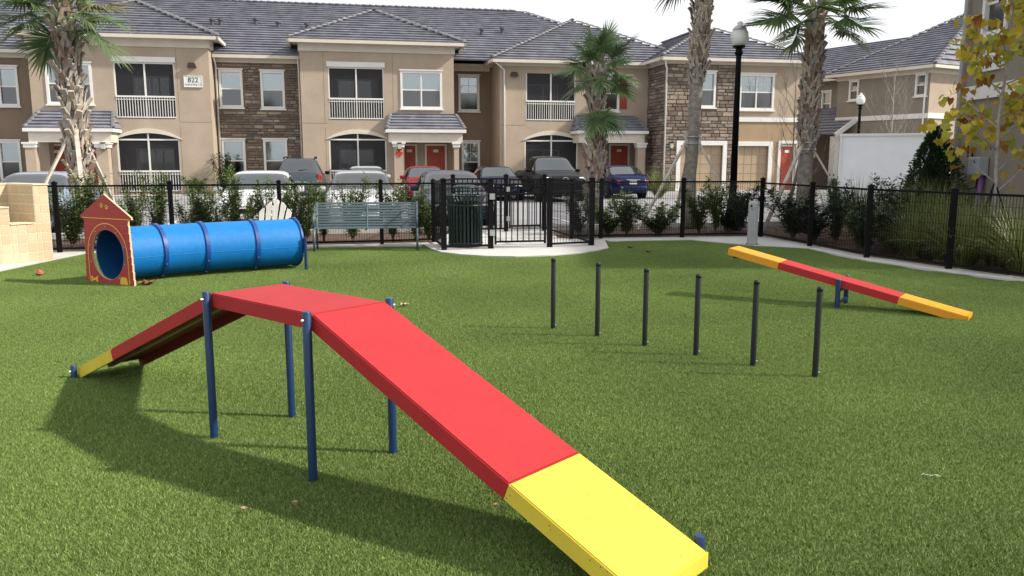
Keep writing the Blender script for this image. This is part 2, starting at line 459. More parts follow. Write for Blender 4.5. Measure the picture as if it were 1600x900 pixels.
def arc_pts(x0, x1, zs, zc, n=14):
    """segmental arch from (x0,zs) over crown zc to (x1,zs)"""
    hw = (x1 - x0) / 2; h = zc - zs; r = (hw*hw + h*h) / (2*h); cz = zc - r; cx = (x0 + x1) / 2
    a = math.asin(min(1, hw / r))
    return [(cx + r * math.sin(-a + 2*a*i/n), cz + r * math.cos(-a + 2*a*i/n)) for i in range(n + 1)]
def wall(name, x0, x1, z0, z1, y, holes, m, parent, dep=0.16, label=None):
    """holes: (x0, x1, z0, z1) or (x0, x1, z0, zspring, zcrown)"""
    b = MB()
    hs = [(h[0], h[1], h[2], h[4] if len(h) > 4 else h[3]) for h in holes]
    xs = sorted(set([x0, x1] + [h[0] for h in hs] + [h[1] for h in hs])); zs = sorted(set([z0, z1] + [h[2] for h in hs] + [h[3] for h in hs]))
    xs = [x for x in xs if x0 <= x <= x1]; zs = [z for z in zs if z0 <= z <= z1]
    for i in range(len(xs) - 1):
        for j in range(len(zs) - 1):
            cx = (xs[i] + xs[i+1]) / 2; cz = (zs[j] + zs[j+1]) / 2
            if any(h[0] < cx < h[1] and h[2] < cz < h[3] for h in hs): continue
            b.quad((xs[i], y, zs[j]), (xs[i+1], y, zs[j]), (xs[i+1], y, zs[j+1]), (xs[i], y, zs[j+1]))
    for h in holes:
        a0, a1, b0 = h[0], h[1], h[2]
        top = h[3]
        b.quad((a0, y, b0), (a0, y+dep, b0), (a0, y+dep, top), (a0, y, top))
        b.quad((a1, y, b0), (a1, y, top), (a1, y+dep, top), (a1, y+dep, b0))
        b.quad((a0, y, b0), (a1, y, b0), (a1, y+dep, b0), (a0, y+dep, b0))
        if len(h) > 4:
            A = arc_pts(a0, a1, h[3], h[4])
            for i in range(len(A) - 1):
                b.quad((A[i][0], y, A[i][1]), (A[i+1][0], y, A[i+1][1]), (A[i+1][0], y, h[4]), (A[i][0], y, h[4]))
                b.quad((A[i][0], y, A[i][1]), (A[i][0], y+dep, A[i][1]), (A[i+1][0], y+dep, A[i+1][1]), (A[i+1][0], y, A[i+1][1]))
        else:
            b.quad((a0, y, top), (a0, y+dep, top), (a1, y+dep, top), (a1, y, top))
    o = b.build(name, m, parent)
    if label: o['label'] = label
    return o
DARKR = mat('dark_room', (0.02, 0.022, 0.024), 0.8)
WN = [0]
def window(x0, x1, z0, z1, y, parent, cols=1, tw=0.11, munt=False, blind=True):
    """x0..z1: outside of the casing. Casing stands proud of the wall; sashes and panes sit back in the opening"""
    b = MB()
    b.bx(x0, x0+tw, y-0.05, y+0.10, z0, z1); b.bx(x1-tw, x1, y-0.05, y+0.10, z0, z1)
    b.bx(x0+tw, x1-tw, y-0.048, y+0.10, z0, z0+tw); b.bx(x0+tw, x1-tw, y-0.048, y+0.10, z1-tw, z1)
    w = b.build('window', WHITE, parent)
    s = MB(); s.bx(x0-0.06, x1+0.06, y-0.11, y-0.002, z0-0.07, z0-0.002); s.build('sill', WHITE, w)
    s = MB(); s.bx(x0-0.05, x1+0.05, y-0.09, y-0.002, z1+0.002, z1+0.07); s.build('head', WHITE, w)
    ix0, ix1, iz0, iz1 = x0+tw, x1-tw, z0+tw, z1-tw
    cw = (ix1 - ix0) / cols; zm = (iz0 + iz1) / 2
    sm = MB()
    for c in range(cols):
        a = ix0 + c*cw; e = a + cw
        if c: sm.bx(a-0.035, a+0.035, y+0.01, y+0.085, iz0, iz1)
        sm.bx(a, e, y+0.02, y+0.08, zm-0.03, zm+0.03)
        if not munt: continue
        sm.bx((a+e)/2-0.01, (a+e)/2+0.01, y+0.045, y+0.058, zm+0.03, iz1)
        sm.bx(a, e, y+0.0455, y+0.0575, (zm+iz1)/2-0.01, (zm+iz1)/2+0.01)
    sm.build('sash', WHITE, w)
    for c in range(cols):
        a = ix0 + c*cw; e = a + cw
        MB().bx(a, e, y+0.060, y+0.07, zm+0.02, iz1).build('pane', GLASS if not blind else GLASS, w)
        MB().bx(a, e, y+0.060, y+0.07, iz0, zm-0.02).build('pane', GLASSLO, w)
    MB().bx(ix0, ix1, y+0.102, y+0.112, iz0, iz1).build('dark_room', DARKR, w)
    if blind:
        WN[0] += 1; f_ = (0.0, 0.0, 0.42, 0.0, 0.25, 0.0, 0.5)[WN[0] % 7]
        MB().bx(ix0, ix1, y+0.085, y+0.095, iz0+(iz1-iz0)*f_, iz1).build('blind', BLIND, w)
    return w
def railing(x0, x1, z0, z1, y, parent, m=WHITE, gap=0.115):
    b = MB(); b.bx(x0, x1, y-0.03, y+0.03, z1-0.06, z1); b.bx(x0, x1, y-0.025, y+0.025, z0, z0+0.05)
    b.bx(x0, x1, y-0.02, y+0.02, z1-0.17, z1-0.14)
    r = b.build('railing', m, parent)
    n = max(2, int((x1 - x0) / gap)); me = MB().bx(-0.013, 0.013, -0.013, 0.013, 0, z1-z0-0.11).mesh('baluster', m)
    for i in range(1, n): inst('baluster', me, r, (x0 + (x1-x0)*i/n, y, z0+0.05))
    return r
def balcony(x0, x1, z0, z1, y, parent, ztop=None, rail=1.02, depth=1.7, header=True, arch=None, railmat=WHITE):
    """recessed screened balcony behind an opening x0..x1, z0..z1 (arch: crown height)"""
    top = arch if arch else z1
    b = MB(); d0 = y+0.161; d1 = y+depth
    b.quad((x0-0.3, d0, z0), (x0-0.3, d1, z0), (x0-0.3, d1, top+0.2), (x0-0.3, d0, top+0.2))
    b.quad((x1+0.3, d0, z0), (x1+0.3, d0, top+0.2), (x1+0.3, d1, top+0.2), (x1+0.3, d1, z0))
    b.quad((x0-0.3, d0, z0), (x1+0.3, d0, z0), (x1+0.3, d1, z0), (x0-0.3, d1, z0))
    b.quad((x0-0.3, d0, top+0.2), (x0-0.3, d1, top+0.2), (x1+0.3, d1, top+0.2), (x1+0.3, d0, top+0.2))
    b.quad((x0-0.3, d1, z0), (x1+0.3, d1, z0), (x1+0.3, d1, top+0.2), (x0-0.3, d1, top+0.2))
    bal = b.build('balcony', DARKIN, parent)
    w = (x1 - x0)
    g = MB(); gx0 = x0 + w*0.16; gx1 = x0 + w*0.80; gz1 = z0 + min(2.0, (z1-z0)*0.80)
    for a, e in ((gx0, gx0+0.07), ((gx0+gx1)/2-0.035, (gx0+gx1)/2+0.035), (gx1-0.07, gx1)): g.bx(a, e, d1-0.08, d1-0.02, z0+0.02, gz1)
    g.bx(gx0, gx1, d1-0.078, d1-0.022, gz1, gz1+0.08)
    g.build('sliding_door_frame', WHITE, bal)
    MB().bx(gx0+0.07, gx1-0.07, d1-0.05, d1-0.03, z0+0.02, gz1).build('sliding_door_glass', GLASS, bal)
    # screen frame and screens
    f = MB(); xm = (x0+x1)/2; fw = 0.035
    f.bx(x0, x0+fw*1.6, y+0.03, y+0.09, z0, z1); f.bx(x1-fw*1.6, x1, y+0.03, y+0.09, z0, z1); f.bx(xm-fw, xm+fw, y+0.03, y+0.09, z0, top-0.02)
    f.bx(x0, x1, y+0.032, y+0.088, z0+rail-0.04, z0+rail+0.02)
    if header: f.bx(x0, x1, y+0.03, y+0.09, z1-0.07, z1)
    f.build('screen_frame', WHITE, bal)
    if arch:
        A = arc_pts(x0, x1, z1, arch)
        for half in (0, 1):
            pts = [p for p in A if (p[0] <= xm+1e-6 if half == 0 else p[0] >= xm-1e-6)]
            poly = ([(x0, z0)] if half == 0 else [(xm, z0)]) + [((xm if half == 0 else x1), z0)] + pts[::-1]
            s = MB(); s.add([(p[0], y+0.10, p[1]) for p in poly], [tuple(range(len(poly)))]); s.build('screen', SCREEN, bal)
    else:
        for a, e in ((x0, xm), (xm, x1)):
            MB().quad((a, y+0.10, z0), (e, y+0.10, z0), (e, y+0.10, z1), (a, y+0.10, z1)).build('screen', SCREEN, bal)
    railing(x0+0.03, x1-0.03, z0+0.03, z0+rail, y-0.005, parent, railmat)
    # casing
    c = MB(); cw = 0.09
    if arch:
        I = arc_pts(x0, x1, z1, arch); O = arc_pts(x0-0.16, x1+0.16, z1-0.03, arch+0.22)
        for i in range(len(I)-1):
            a, b2, c2, d2 = I[i], I[i+1], O[i+1], O[i]
            c.add([(a[0], y-0.05, a[1]), (b2[0], y-0.05, b2[1]), (c2[0], y-0.05, c2[1]), (d2[0], y-0.05, d2[1]),
                   (a[0], y+0.02, a[1]), (b2[0], y+0.02, b2[1]), (c2[0], y-0.001, c2[1]), (d2[0], y-0.001, d2[1])],
                  [(0,1,2,3), (3,2,6,7), (1,0,4,5), (0,3,7,4), (2,1,5,6)])
        c.build('arch_trim', TRIM, parent)
    elif header:
        c.bx(x0-0.06, x1+0.06, y-0.06, y-0.002, z1, z1+0.24); c.build('header_trim', WHITE, parent)
    return bal

SLOPE = 0.49
def roof_plane(b, poly, course=0.37, lift=0.085, nrm_up=True):
    """poly: planar convex 3D polygon whose first edge lies along the eave; cut in overlapping courses"""
    P = [Vector(p) for p in poly]
    e = (P[1] - P[0]).normalized(); n = e.cross((P[2] - P[0])).normalized()
    if n.z < 0: n = -n
    up = n.cross(e).normalized()
    if up.z < 0: up = -up
    d = [(p - P[0]).dot(up) for p in P]; h = max(d); k = 0.0
    def clip(pts, lo, hi):
        for side, val in ((1, lo), (-1, hi)):
            out = []
            for i in range(len(pts)):
                a = pts[i]; c = pts[(i+1) % len(pts)]
                da = side*((a - P[0]).dot(up) - val); dc = side*((c - P[0]).dot(up) - val)
                if da >= -1e-9: out.append(a)
                if (da > 1e-9 and dc < -1e-9) or (da < -1e-9 and dc > 1e-9): out.append(a + (c - a) * (da / (da - dc)))
            pts = out
            if len(pts) < 3: return []
        return pts
    while k < h - 0.01:
        pts = clip(P, k, min(k + course, h))
        if len(pts) >= 3:
            q = [p + n * (lift * (1 - min(1, ((p - P[0]).dot(up) - k) / course))) for p in pts]
            b.add(q, [tuple(range(len(q)))])
            low = sorted([p for p in pts if abs((p - P[0]).dot(up) - k) < 1e-6], key=lambda p: p.dot(e))
            if len(low) >= 2: b.quad(low[0] - n*0.01, low[-1] - n*0.01, low[-1] + n*lift, low[0] + n*lift)
        k += course
def cap_line(b, p, q, step=0.38, w=0.15):
    p = Vector(p); q = Vector(q); d = q - p; n = max(1, int(d.length / step)); d.normalize()
    for i in range(n):
        a = p + d*step*i; c = a + d*(step*1.05)
        side = d.cross(Vector((0, 0, 1))).normalized(); up = Vector((0, 0, 1))
        vs = []
        for pt, r in ((a, w), (c, w*0.80)):
            for an in (-1.45, -0.7, 0, 0.7, 1.45): vs.append(pt + side*math.sin(an)*r + up*(math.cos(an)*r*0.62 - 0.01 + (0.03 if pt is a else 0.0)))
        b.add(vs, [(j, j+1, j+6, j+5) for j in range(4)] + [(4, 3, 2, 1, 0)])
def hip_block(name, s0, s1, yf, zE, yb, parent, slope=SLOPE, mr=None):
    """projecting roof: front hip plane and two side planes running back to yb"""
    W = (s1 - s0) / 2; xa = (s0 + s1) / 2; ya = yf + W; za = zE + slope*W
    b = MB()
    roof_plane(b, [(s0, yf, zE), (s1, yf, zE), (xa, ya, za)])
    roof_plane(b, [(s0, yb, zE), (s0, yf, zE), (xa, ya, za), (xa, yb, za)])
    roof_plane(b, [(s1, yf, zE), (s1, yb, zE), (xa, yb, za), (xa, ya, za)])
    o = b.build(name, ROOF, parent)
    for p_, q_ in (((s0, yf, zE+0.08), (xa, ya, za+0.08)), ((s1, yf, zE+0.08), (xa, ya, za+0.08)), ((xa, ya, za+0.08), (xa, yb, za+0.08))):
        c = MB(); cap_line(c, p_, q_); c.build('hip_cap', ROOFCAP, o)
    return o
def gutter(pts, z, parent, m=TRIM):
    """gutter and fascia following pts (x, y), soffit behind"""
    b = MB()
    for (x0, y0), (x1, y1) in zip(pts[:-1], pts[1:]):
        d = Vector((x1-x0, y1-y0, 0)); e = d.normalized()*0.055
        b.bar((x0-e.x, y0-e.y, z-0.07), (x1+e.x, y1+e.y, z-0.07), 0.11, 0.15)
    return b.build('gutter', m, parent)
def downspout(pts, parent, m=WHITE):
    b = MB(); b.tube(pts, 0.045, 8); return b.build('downspout', m, parent, smooth=True)

ZE, ZB = 6.68, 7.32        # eaves of the recessed bays and of the projecting blocks
YR = 1.35                  # depth of the recessed bays
# --- station list along the front
L0, L1 = bs(45, 0, 110), bs(327, 0, 110)
C0, C1 = bs(469, 0, 120), bs(709, 0, 120)
W0 = bs(782, 0.5, 150)
# garage wing stands forward (y = -2)
YG = -2.0
G0, G1 = bs(1041, YG, 160), bs(1256, YG, 160)
YW = 0.55
W0 = bs(781, YW, 150)

def R4(px0, px1, py0, py1, y):
    """window casing rectangle from photo px on plane y"""
    a, zt = bp(px0, py0, y); c, zb = bp(px1, py1, y); m_ = (px0+px1)/2
    zt = bp(m_, py0, y)[1]; zb = bp(m_, py1, y)[1]
    return a, c, zb, zt
# ---- left block
up = R4(176, 277, 97, 185, 0); lo = R4(182, 284, 217, 283, 0); crown = bp(233, 208, 0)[1]
w1 = R4(69, 147, 98, 163, 0)
def inner(r, t=0.08): return (r[0]+t, r[1]-t, r[2]+t, r[3]-t)
LOZ = 0.15
wall('wall', L0, L1, 0, ZB-0.03, 0, [up, (lo[0], lo[1], LOZ, lo[3], crown), inner(w1), (bs(72, 0), bs(170, 0), 0.02, 2.95)], STUCCO, apt)
balcony(*up, 0, apt); balcony(lo[0], lo[1], LOZ, lo[3], 0, apt, arch=crown, rail=1.0)
window(*w1, 0, apt, cols=2)
# ---- recess left of the left block (brown)
wl = R4(-6, 32, 104, 166, YR); wl2 = R4(-4, 37, 220, 285, YR)
wall('wall', -26, L0+0.3, 0, ZE-0.03, YR, [inner(wl), inner(wl2)], STUCCO2, apt, label='brown stucco wall of the recessed bay')
window(*wl, YR, apt); window(*wl2, YR, apt)
# ---- stone bay
sb = [R4(341, 381, 109, 168, YR), R4(406, 446, 111, 170, YR), R4(346, 386, 218, 284, YR), R4(411, 451, 218, 284, YR)]
wall('wall', L1-0.3, C0+0.3, 0, ZE-0.03, YR, [inner(r) for r in sb], STUCCO2, apt)
for r in sb: window(*r, YR, apt)
# ---- centre block
up = R4(512, 601, 105, 187, 0); lo = R4(514, 605, 217, 283, 0); crown = bp(560, 209, 0)[1]
w1 = R4(625, 691, 111, 170, 0)
wall('wall', C0, C1, 0, ZB-0.03, 0, [up, (lo[0], lo[1], LOZ, lo[3], crown), inner(w1), (bs(631, 0), bs(708, 0), 0.02, 2.95)], STUCCO, apt)
balcony(*up, 0, apt); balcony(lo[0], lo[1], LOZ, lo[3], 0, apt, arch=crown, rail=1.0)
window(*w1, 0, apt, cols=2)
# stucco control joints
JT = mat('control_joint', (0.24, 0.185, 0.13), 0.9)
zj = bp(560, 193, 0)[1]
for a_, c_ in ((L0+0.02, bs(604, 0)), (bs(282, 0, 190), L1-0.02), (C0+0.02, bs(512, 0, 190)), (W0+0.02, bs(820, YW, 190))):
    yy = YW if a_ > C1 else 0
    if a_ == L0+0.02: continue
    MB().bx(a_, c_, yy-0.004, yy-0.001, zj-0.012, zj+0.012).build('control_joint', JT, apt)
for px_, yy, za_, zb__ in ((281, 0, zj, ZB-0.5), (281, 0, 0.2, zj-0.2), (508, 0, zj+0.02, ZB-0.5), (508, 0, 0.2, zj-0.2), (615, 0, 3.6, ZB-0.5)):
    s_ = bs(px_, yy, 190); MB().bx(s_-0.010, s_+0.010, yy-0.004, yy-0.001, za_, zb__).build('control_joint', JT, apt)
# side walls of the blocks
def side(x, y0, y1, z1, m=STUCCO): MB().quad((x, y0, 0), (x, y1, 0), (x, y1, z1), (x, y0, z1)).build('wall', m, apt)
side(L0, 0, YR, ZB-0.03); side(L1, 0, YR, ZB-0.03); side(C0, 0, YR, ZB-0.03); side(C1, 0, 3.4, ZB-0.03)
# ---- brown recess
YQ = 3.0
wq = [R4(716, 749, 118, 174, YQ), R4(721, 750, 221, 285, YQ)]
wall('wall', C1-0.2, W0+0.4, 0, ZE-0.03, YQ, [inner(r) for r in wq], STUCCO2, apt, label='brown stucco wall of the recessed bay')
for r in wq: window(*r, YQ, apt, munt=True, blind=False)
# ---- right wing
up = R4(822, 899, 115, 189, YW); lo = R4(820, 902, 219, 283, YW); crown = bp(861, 211, YW)[1]
w1 = R4(938, 967, 118, 174, YW); W1 = G0 + 0.35
dh = (bs(945, YW), bs(1000, YW), 0.02, 2.95)
wall('wall', W0, W1, 0, ZE-0.03, YW, [up, (lo[0], lo[1], LOZ, lo[3], crown), inner(w1), dh], STUCCO, apt)
side(W0, YW, YQ+0.1, ZE-0.03)
balcony(*up, YW, apt, header=False); balcony(lo[0], lo[1], LOZ, lo[3], YW, apt, arch=crown, rail=1.0)
window(*w1, YW, apt, munt=True, blind=False)
sh = R4(968, 981, 122, 170, YW)
shu = MB().bx(sh[0], sh[0]+0.42, YW-0.05, YW-0.002, sh[2], sh[3]).build('shutter', SHUTR, apt)
me = MB().bx(0.05, 0.37, -0.025, 0.0, 0, 0.055).mesh('slat', SHUTR)
k = 0
while sh[2] + 0.1 + k*0.085 < sh[3] - 0.12:
    inst('slat', me, shu, (sh[0], YW-0.052, sh[2]+0.07+k*0.085)); k += 1
# ---- garage wing
g1 = R4(1063, 1127, 227, 283, YG); g2 = R4(1153, 1198, 228, 283, YG)
w1 = R4(1087, 1117, 112, 168, YG); w2 = R4(1156, 1208, 116, 172, YG)
GS = bs(1148, YG, 180)      # where stone gives way to stucco
wall('wall', G0, GS, 0, ZE-0.03, YG, [(g1[0], g1[1], 0.0, g1[3]), inner(w1)], STUCCO2, apt)
zb_ = bp(1180, 187, YG)[1]
dr = (bs(1222, YG), bs(1246, YG), 0.02, bp(1232, 226, YG)[1])
wall('wall', GS, G1, zb_, ZE-0.03, YG, [inner(w2)], STUCCO, apt)
wall('wall', GS, G1, 0, zb_, YG, [(g2[0], g2[1], 0.0, g2[3]), dr], STUCCO3, apt, label='ochre stucco wall round the garage door')
MB().bx(GS, G1, YG-0.06, YG-0.002, zb_-0.11, zb_+0.11).build('band_trim', WHITE, apt)
window(*w1, YG, apt); window(*w2, YG, apt, cols=2, munt=True)
side(G0, YG, YW+0.05, ZE-0.03, STUCCO2); side(G1, YG, 8, ZE-0.03)
def garage_door(r, wide):
    x0, x1, z1 = r[0], r[1], r[3]
    d = MB().bx(x0, x1, YG+0.14, YG+0.19, 0, z1).build('garage_door', GARAGE, apt)
    nr, nc = 5, 4; hh = z1 / nr; ww = (x1-x0)/nc
    me = MB().rbox((0, 0, 0), (ww-0.024, 0.024, hh-0.024), 0.006).mesh('panel', GARAGE)
    for i in range(nr):
        for j in range(nc): inst('panel', me, d, (x0+(j+0.5)*ww, YG+0.135, (i+0.5)*hh))
    t = MB(); t.bx(x0-0.22, x0, YG-0.07, YG+0.10, 0, z1+0.23); t.bx(x1, x1+0.22, YG-0.07, YG+0.10, 0, z1+0.23); t.bx(x0, x1, YG-0.068, YG+0.10, z1, z1+0.23)
    t.build('garage_trim', WHITE, apt)
garage_door(g1, 4); garage_door(g2, 3)
def entry_door(x0, x1, z1, y, plate=True):
    d = MB().bx(x0+0.09, x1-0.09, y, y+0.05, 0.12, z1-0.09).build('door', DOOR, apt)
    f = MB(); f.bx(x0, x0+0.09, y-0.04, y+0.06, 0.1, z1); f.bx(x1-0.09, x1, y-0.04, y+0.06, 0.1, z1); f.bx(x0+0.09, x1-0.09, y-0.038, y+0.06, z1-0.09, z1)
    f.build('door_frame', WHITE, d)
    w = (x1-x0-0.18)
    me = MB().rbox((0, 0, 0), (w*0.34, 0.02, 0.5), 0.008).mesh('panel', DOOR)
    for i in (0, 1):
        for j in (0, 1): inst('panel', me, d, (x0+0.09+w*(0.27+0.46*i), y-0.004, 0.55+0.80*j))
    MB().lathe([(0.0, 0), (0.03, 0.0), (0.03, 0.05), (0.0, 0.055)], 10, (x1-0.18, y-0.05, 1.05)).build('handle', METAL, d)
    if plate: MB().bx((x0+x1)/2-0.13, (x0+x1)/2+0.13, y-0.02, y-0.001, z1-0.42, z1-0.28).build('number_plate', WHITE, d)
entry_door(dr[0]-0.02, dr[1]+0.02, dr[3], YG+0.10)
MB().bx(dr[0]-0.14, dr[0]-0.022, YG-0.05, YG+0.1, 0, dr[3]+0.05).bx(dr[1]+0.022, dr[1]+0.14, YG-0.05, YG+0.1, 0, dr[3]+0.05).bx(dr[0]-0.14, dr[1]+0.14, YG-0.05, YG+0.1, dr[3]+0.052, dr[3]+0.2).build('door_trim', WHITE, apt)
# ---- porches
def porch(pxa, pxb, ytop, ybot, y, colsx, doors, dd=1.5, pr=1.35, zcol=None):
    """lean-to porch with tiled roof; columns; doors set in a recess behind the front wall"""
    x0 = bs(pxa, y-pr, 200); x1 = bs(pxb, y-pr, 200); zt = bp((pxa+pxb)/2, ytop, y)[1]; zb = bp((pxa+pxb)/2, ybot, y-pr)[1]
    b = MB(); run = pr + 0.02
    i = 0.28
    roof_plane(b, [(x0, y-pr, zb), (x1, y-pr, zb), (x1-i, y-0.0, zt), (x0+i, y-0.0, zt)], course=0.30, lift=0.075)
    roof_plane(b, [(x0, y+0.0, zb), (x0, y-pr, zb), (x0+i, y, zt)], course=0.30, lift=0.075)
    roof_plane(b, [(x1, y-pr, zb), (x1, y+0.0, zb), (x1-i, y, zt)], course=0.30, lift=0.075)
    pr_ = b.build('porch_roof', ROOF, apt)
    c = MB(); cap_line(c, (x0, y-pr, zb+0.04), (x0+i, y, zt+0.04), 0.3, 0.10); cap_line(c, (x1, y-pr, zb+0.04), (x1-i, y, zt+0.04), 0.3, 0.10); c.build('hip_cap', ROOFCAP, pr_)
    f = MB(); f.bx(x0-0.04, x1+0.04, y-pr-0.08, y-pr+0.03, zb-0.16, zb-0.01); f.bx(x0-0.04, x0+0.06, y-pr+0.031, y-0.002, zb-0.16, zb-0.012); f.bx(x1-0.06, x1+0.04, y-pr+0.031, y-0.002, zb-0.16, zb-0.012); f.build('gutter', WHITE, pr_)
    e = MB(); e.bx(x0+0.12, x1-0.12, y-pr+0.10, y-pr+0.42, zb-0.62, zb-0.165); e.bx(x0+0.12, x0+0.4, y-pr+0.421, y-0.002, zb-0.62, zb-0.165); e.bx(x1-0.4, x1-0.12, y-pr+0.421, y-0.002, zb-0.62, zb-0.165)
    e.build('porch_beam', TRIM, pr_)
    for cpx, cw in colsx:
        cx = bs(cpx, y-pr+0.26, 250)
        q = MB(); q.bx(cx-cw/2, cx+cw/2, y-pr+0.26-cw/2, y-pr+0.26+cw/2, 0, zb-0.86); q.build('porch_column', STUCCO, apt)
        q = MB(); q.bx(cx-cw/2-0.05, cx+cw/2+0.05, y-pr+0.26-cw/2-0.05, y-pr+0.26+cw/2+0.05, zb-0.86, zb-0.70); q.bx(cx-cw/2-0.1, cx+cw/2+0.1, y-pr+0.26-cw/2-0.1, y-pr+0.26+cw/2+0.1, zb-0.699, zb-0.622); q.build('column_cap', WHITE, apt)
    return x0, x1, zb
def alcove(x0, x1, z1, y, depth=1.3):
    b = MB(); a, c = y+0.161, y+depth
    b.quad((x0, a, 0), (x0, c, 0), (x0, c, z1), (x0, a, z1)); b.quad((x1, a, 0), (x1, a, z1), (x1, c, z1), (x1, c, 0))
    b.quad((x0, c, 0), (x1, c, 0), (x1, c, z1), (x0, c, z1)); b.quad((x0, a, z1), (x0, c, z1), (x1, c, z1), (x1, a, z1)); b.quad((x0, a, 0.1), (x1, a, 0.1), (x1, c, 0.1), (x0, c, 0.1))
    b.build('entry_alcove', STUCCO, apt)
# left porch
alcove(bs(72, 0), bs(170, 0), 2.95, 0, 0.75)
porch(37, 176, 174, 200, 0, [(51, 0.42), (163, 0.5)], [])
y = 0.70
for a, c in ((72, 108), (142, 166)): entry_door(bs(a, y, 250), bs(c, y, 250), bp(90, 225, y)[1], y)
# centre porch
alcove(bs(631, 0), bs(708, 0), 2.95, 0, 1.0)
porch(604, 727, 179, 202, 0, [(623, 0.45), (713, 0.24)], [])
y = 0.95
for a, c in ((628, 652), (664, 698)): entry_door(bs(a, y, 250), bs(c, y, 250), bp(680, 225, y)[1], y)
# right porch
alcove(dh[0], dh[1], 2.95, YW, 1.0)
porch(903, 1012, 182, 204, YW, [(1000, 0.40), (921, 0.4)], [])
entry_door(bs(951, YW+0.9, 250), bs(983, YW+0.9, 250), bp(966, 225, YW+0.9)[1], YW+0.9)
# red cross on the porch column
cx = bs(624, -1.35+0.26-0.225, 240); cz = bp(624, 239.5, -1.35+0.03)[1]
RED = mat('sign_red', (0.55, 0.02, 0.02), 0.5)
MB().bx(cx-0.055, cx+0.055, -1.355, -1.317, cz-0.16, cz+0.16).bx(cx-0.16, cx-0.055, -1.354, -1.317, cz-0.055, cz+0.055).bx(cx+0.055, cx+0.16, -1.354, -1.317, cz-0.055, cz+0.055).build('red_cross', RED, apt)
# wall lanterns on the porch columns and by the garage
LAMPG = mat('lantern_glass', (0.45, 0.47, 0.38), 0.2)
for px, py, y in ((624, 229, -1.33), (162, 229, -1.36), (1048, 228, YG)):
    s, z = bp(px, py, y)
    l = MB().bx(s-0.10, s+0.10, y-0.19, y-0.001, z+0.14, z+0.19).bx(s-0.10, s+0.10, y-0.19, y-0.001, z-0.16, z-0.12).build('wall_lantern', BLACK, apt)
    MB().bx(s-0.075, s+0.075, y-0.17, y-0.03, z-0.12, z+0.14).build('lantern_glass', LAMPG, l)
# flood lamps under the eaves
for px, py, y in ((300, 102, 0), (803, 116, YW)):
    s, z = bp(px, py, y)
    MB().xz([(s-0.20, z-0.11), (s+0.20, z-0.11), (s+0.13, z+0.10), (s-0.13, z+0.10)], y-0.22, y-0.002).build('wall_lamp', mat('bronze_lamp', (0.05, 0.03, 0.022), 0.5), apt)
# building number sign
r4 = R4(287, 317, 118.5, 136.5, 0)
sg = MB().bx(r4[0], r4[1], -0.045, -0.002, r4[2], r4[3]).build('number_sign', WHITE, apt)
fr = MB(); 
for (a, c, d, e) in ((r4[0], r4[1], r4[3]-0.03, r4[3]), (r4[0], r4[1], r4[2], r4[2]+0.03), (r4[0], r4[0]+0.03, r4[2]+0.03, r4[3]-0.03), (r4[1]-0.03, r4[1], r4[2]+0.03, r4[3]-0.03)): fr.bx(a, c, -0.062, -0.0455, d, e)
fr.build('sign_frame', WHITE, sg)
def text(body, size, loc, parent, m, rot=(math.pi/2, 0, 0), name='lettering', ext=0.004, sx=1.0):
    cu = bpy.data.curves.new(name, 'FONT'); cu.body = body; cu.size = size; cu.align_x = 'CENTER'; cu.align_y = 'CENTER'; cu.extrude = ext; cu.resolution_u = 2
    ob = bpy.data.objects.new(name, cu); COL.objects.link(ob)
    dg = bpy.context.evaluated_depsgraph_get(); me = bpy.data.meshes.new_from_object(ob.evaluated_get(dg))
    bpy.data.objects.remove(ob); me.materials.clear(); me.materials.append(m); me.name = name
    return inst(name, me, parent, loc, rot, (sx, 1, 1))
INK = mat('sign_ink', (0.03, 0.03, 0.035), 0.6)
INK2 = mat('sign_ink_grey', (0.34, 0.32, 0.36), 0.6)
cx = (r4[0]+r4[1])/2
text('822', 0.32, (cx, -0.050, r4[2]+(r4[3]-r4[2])*0.62), sg, INK)
text('Rutherling Cir', 0.145, (cx, -0.050, r4[2]+(r4[3]-r4[2])*0.25), sg, INK2)
# ---- eaves, friezes, gutters
OV = 0.5
def frieze(x0, x1, y, z0, z1, m=TRIM, t=0.07):
    MB().bx(x0, x1, y-t, y-0.002, z0, z1).build('frieze', m, apt)
def soffit(pts, z, m=TRIM):
    b = MB(); b.add([(p[0], p[1], z) for p in pts], [tuple(range(len(pts)))]); b.build('soffit', m, apt)
for a, c in ((L0, L1), (C0, C1)):
    frieze(a-0.06, c+0.06, 0, ZB-0.48, ZB-0.03)
    MB().bx(a-0.06, a-0.002, 0.0, YR, ZB-0.48, ZB-0.03).bx(c+0.002, c+0.06, 0.0, YR, ZB-0.48, ZB-0.03).build('frieze', TRIM, apt)
    soffit([(a-OV, -OV), (c+OV, -OV), (c+OV, 3), (a-OV, 3)], ZB-0.028)
    gutter([(a-OV, 2.2), (a-OV, -OV), (c+OV, -OV), (c+OV, 2.2)], ZB, apt)
    hip_block('roof', a-OV, c+OV, -OV, ZB, 9.0, apt)
for a, c, y in ((-26, L0-0.1, YR), (L1+0.1, C0-0.1, YR), (C1+0.1, W0-0.1, YQ)):
    frieze(a, c, y, ZE-0.32, ZE-0.03, TRIM)
    soffit([(a, y-OV), (c, y-OV), (c, y+0.2), (a, y+0.2)], ZE-0.028)
    gutter([(a, y-OV), (c, y-OV)], ZE, apt)
frieze(W0-0.05, G0-0.1, YW, ZE-0.26, ZE-0.03)
soffit([(W0-OV, YW-OV), (G0, YW-OV), (G0, YQ), (W0-OV, YQ)], ZE-0.027)
gutter([(W0-OV, YQ-OV+0.06), (W0-OV, YW-OV), (G0-OV-0.06, YW-OV)], ZE, apt)
frieze(G0-0.05, G1+0.05, YG, ZE-0.26, ZE-0.03)
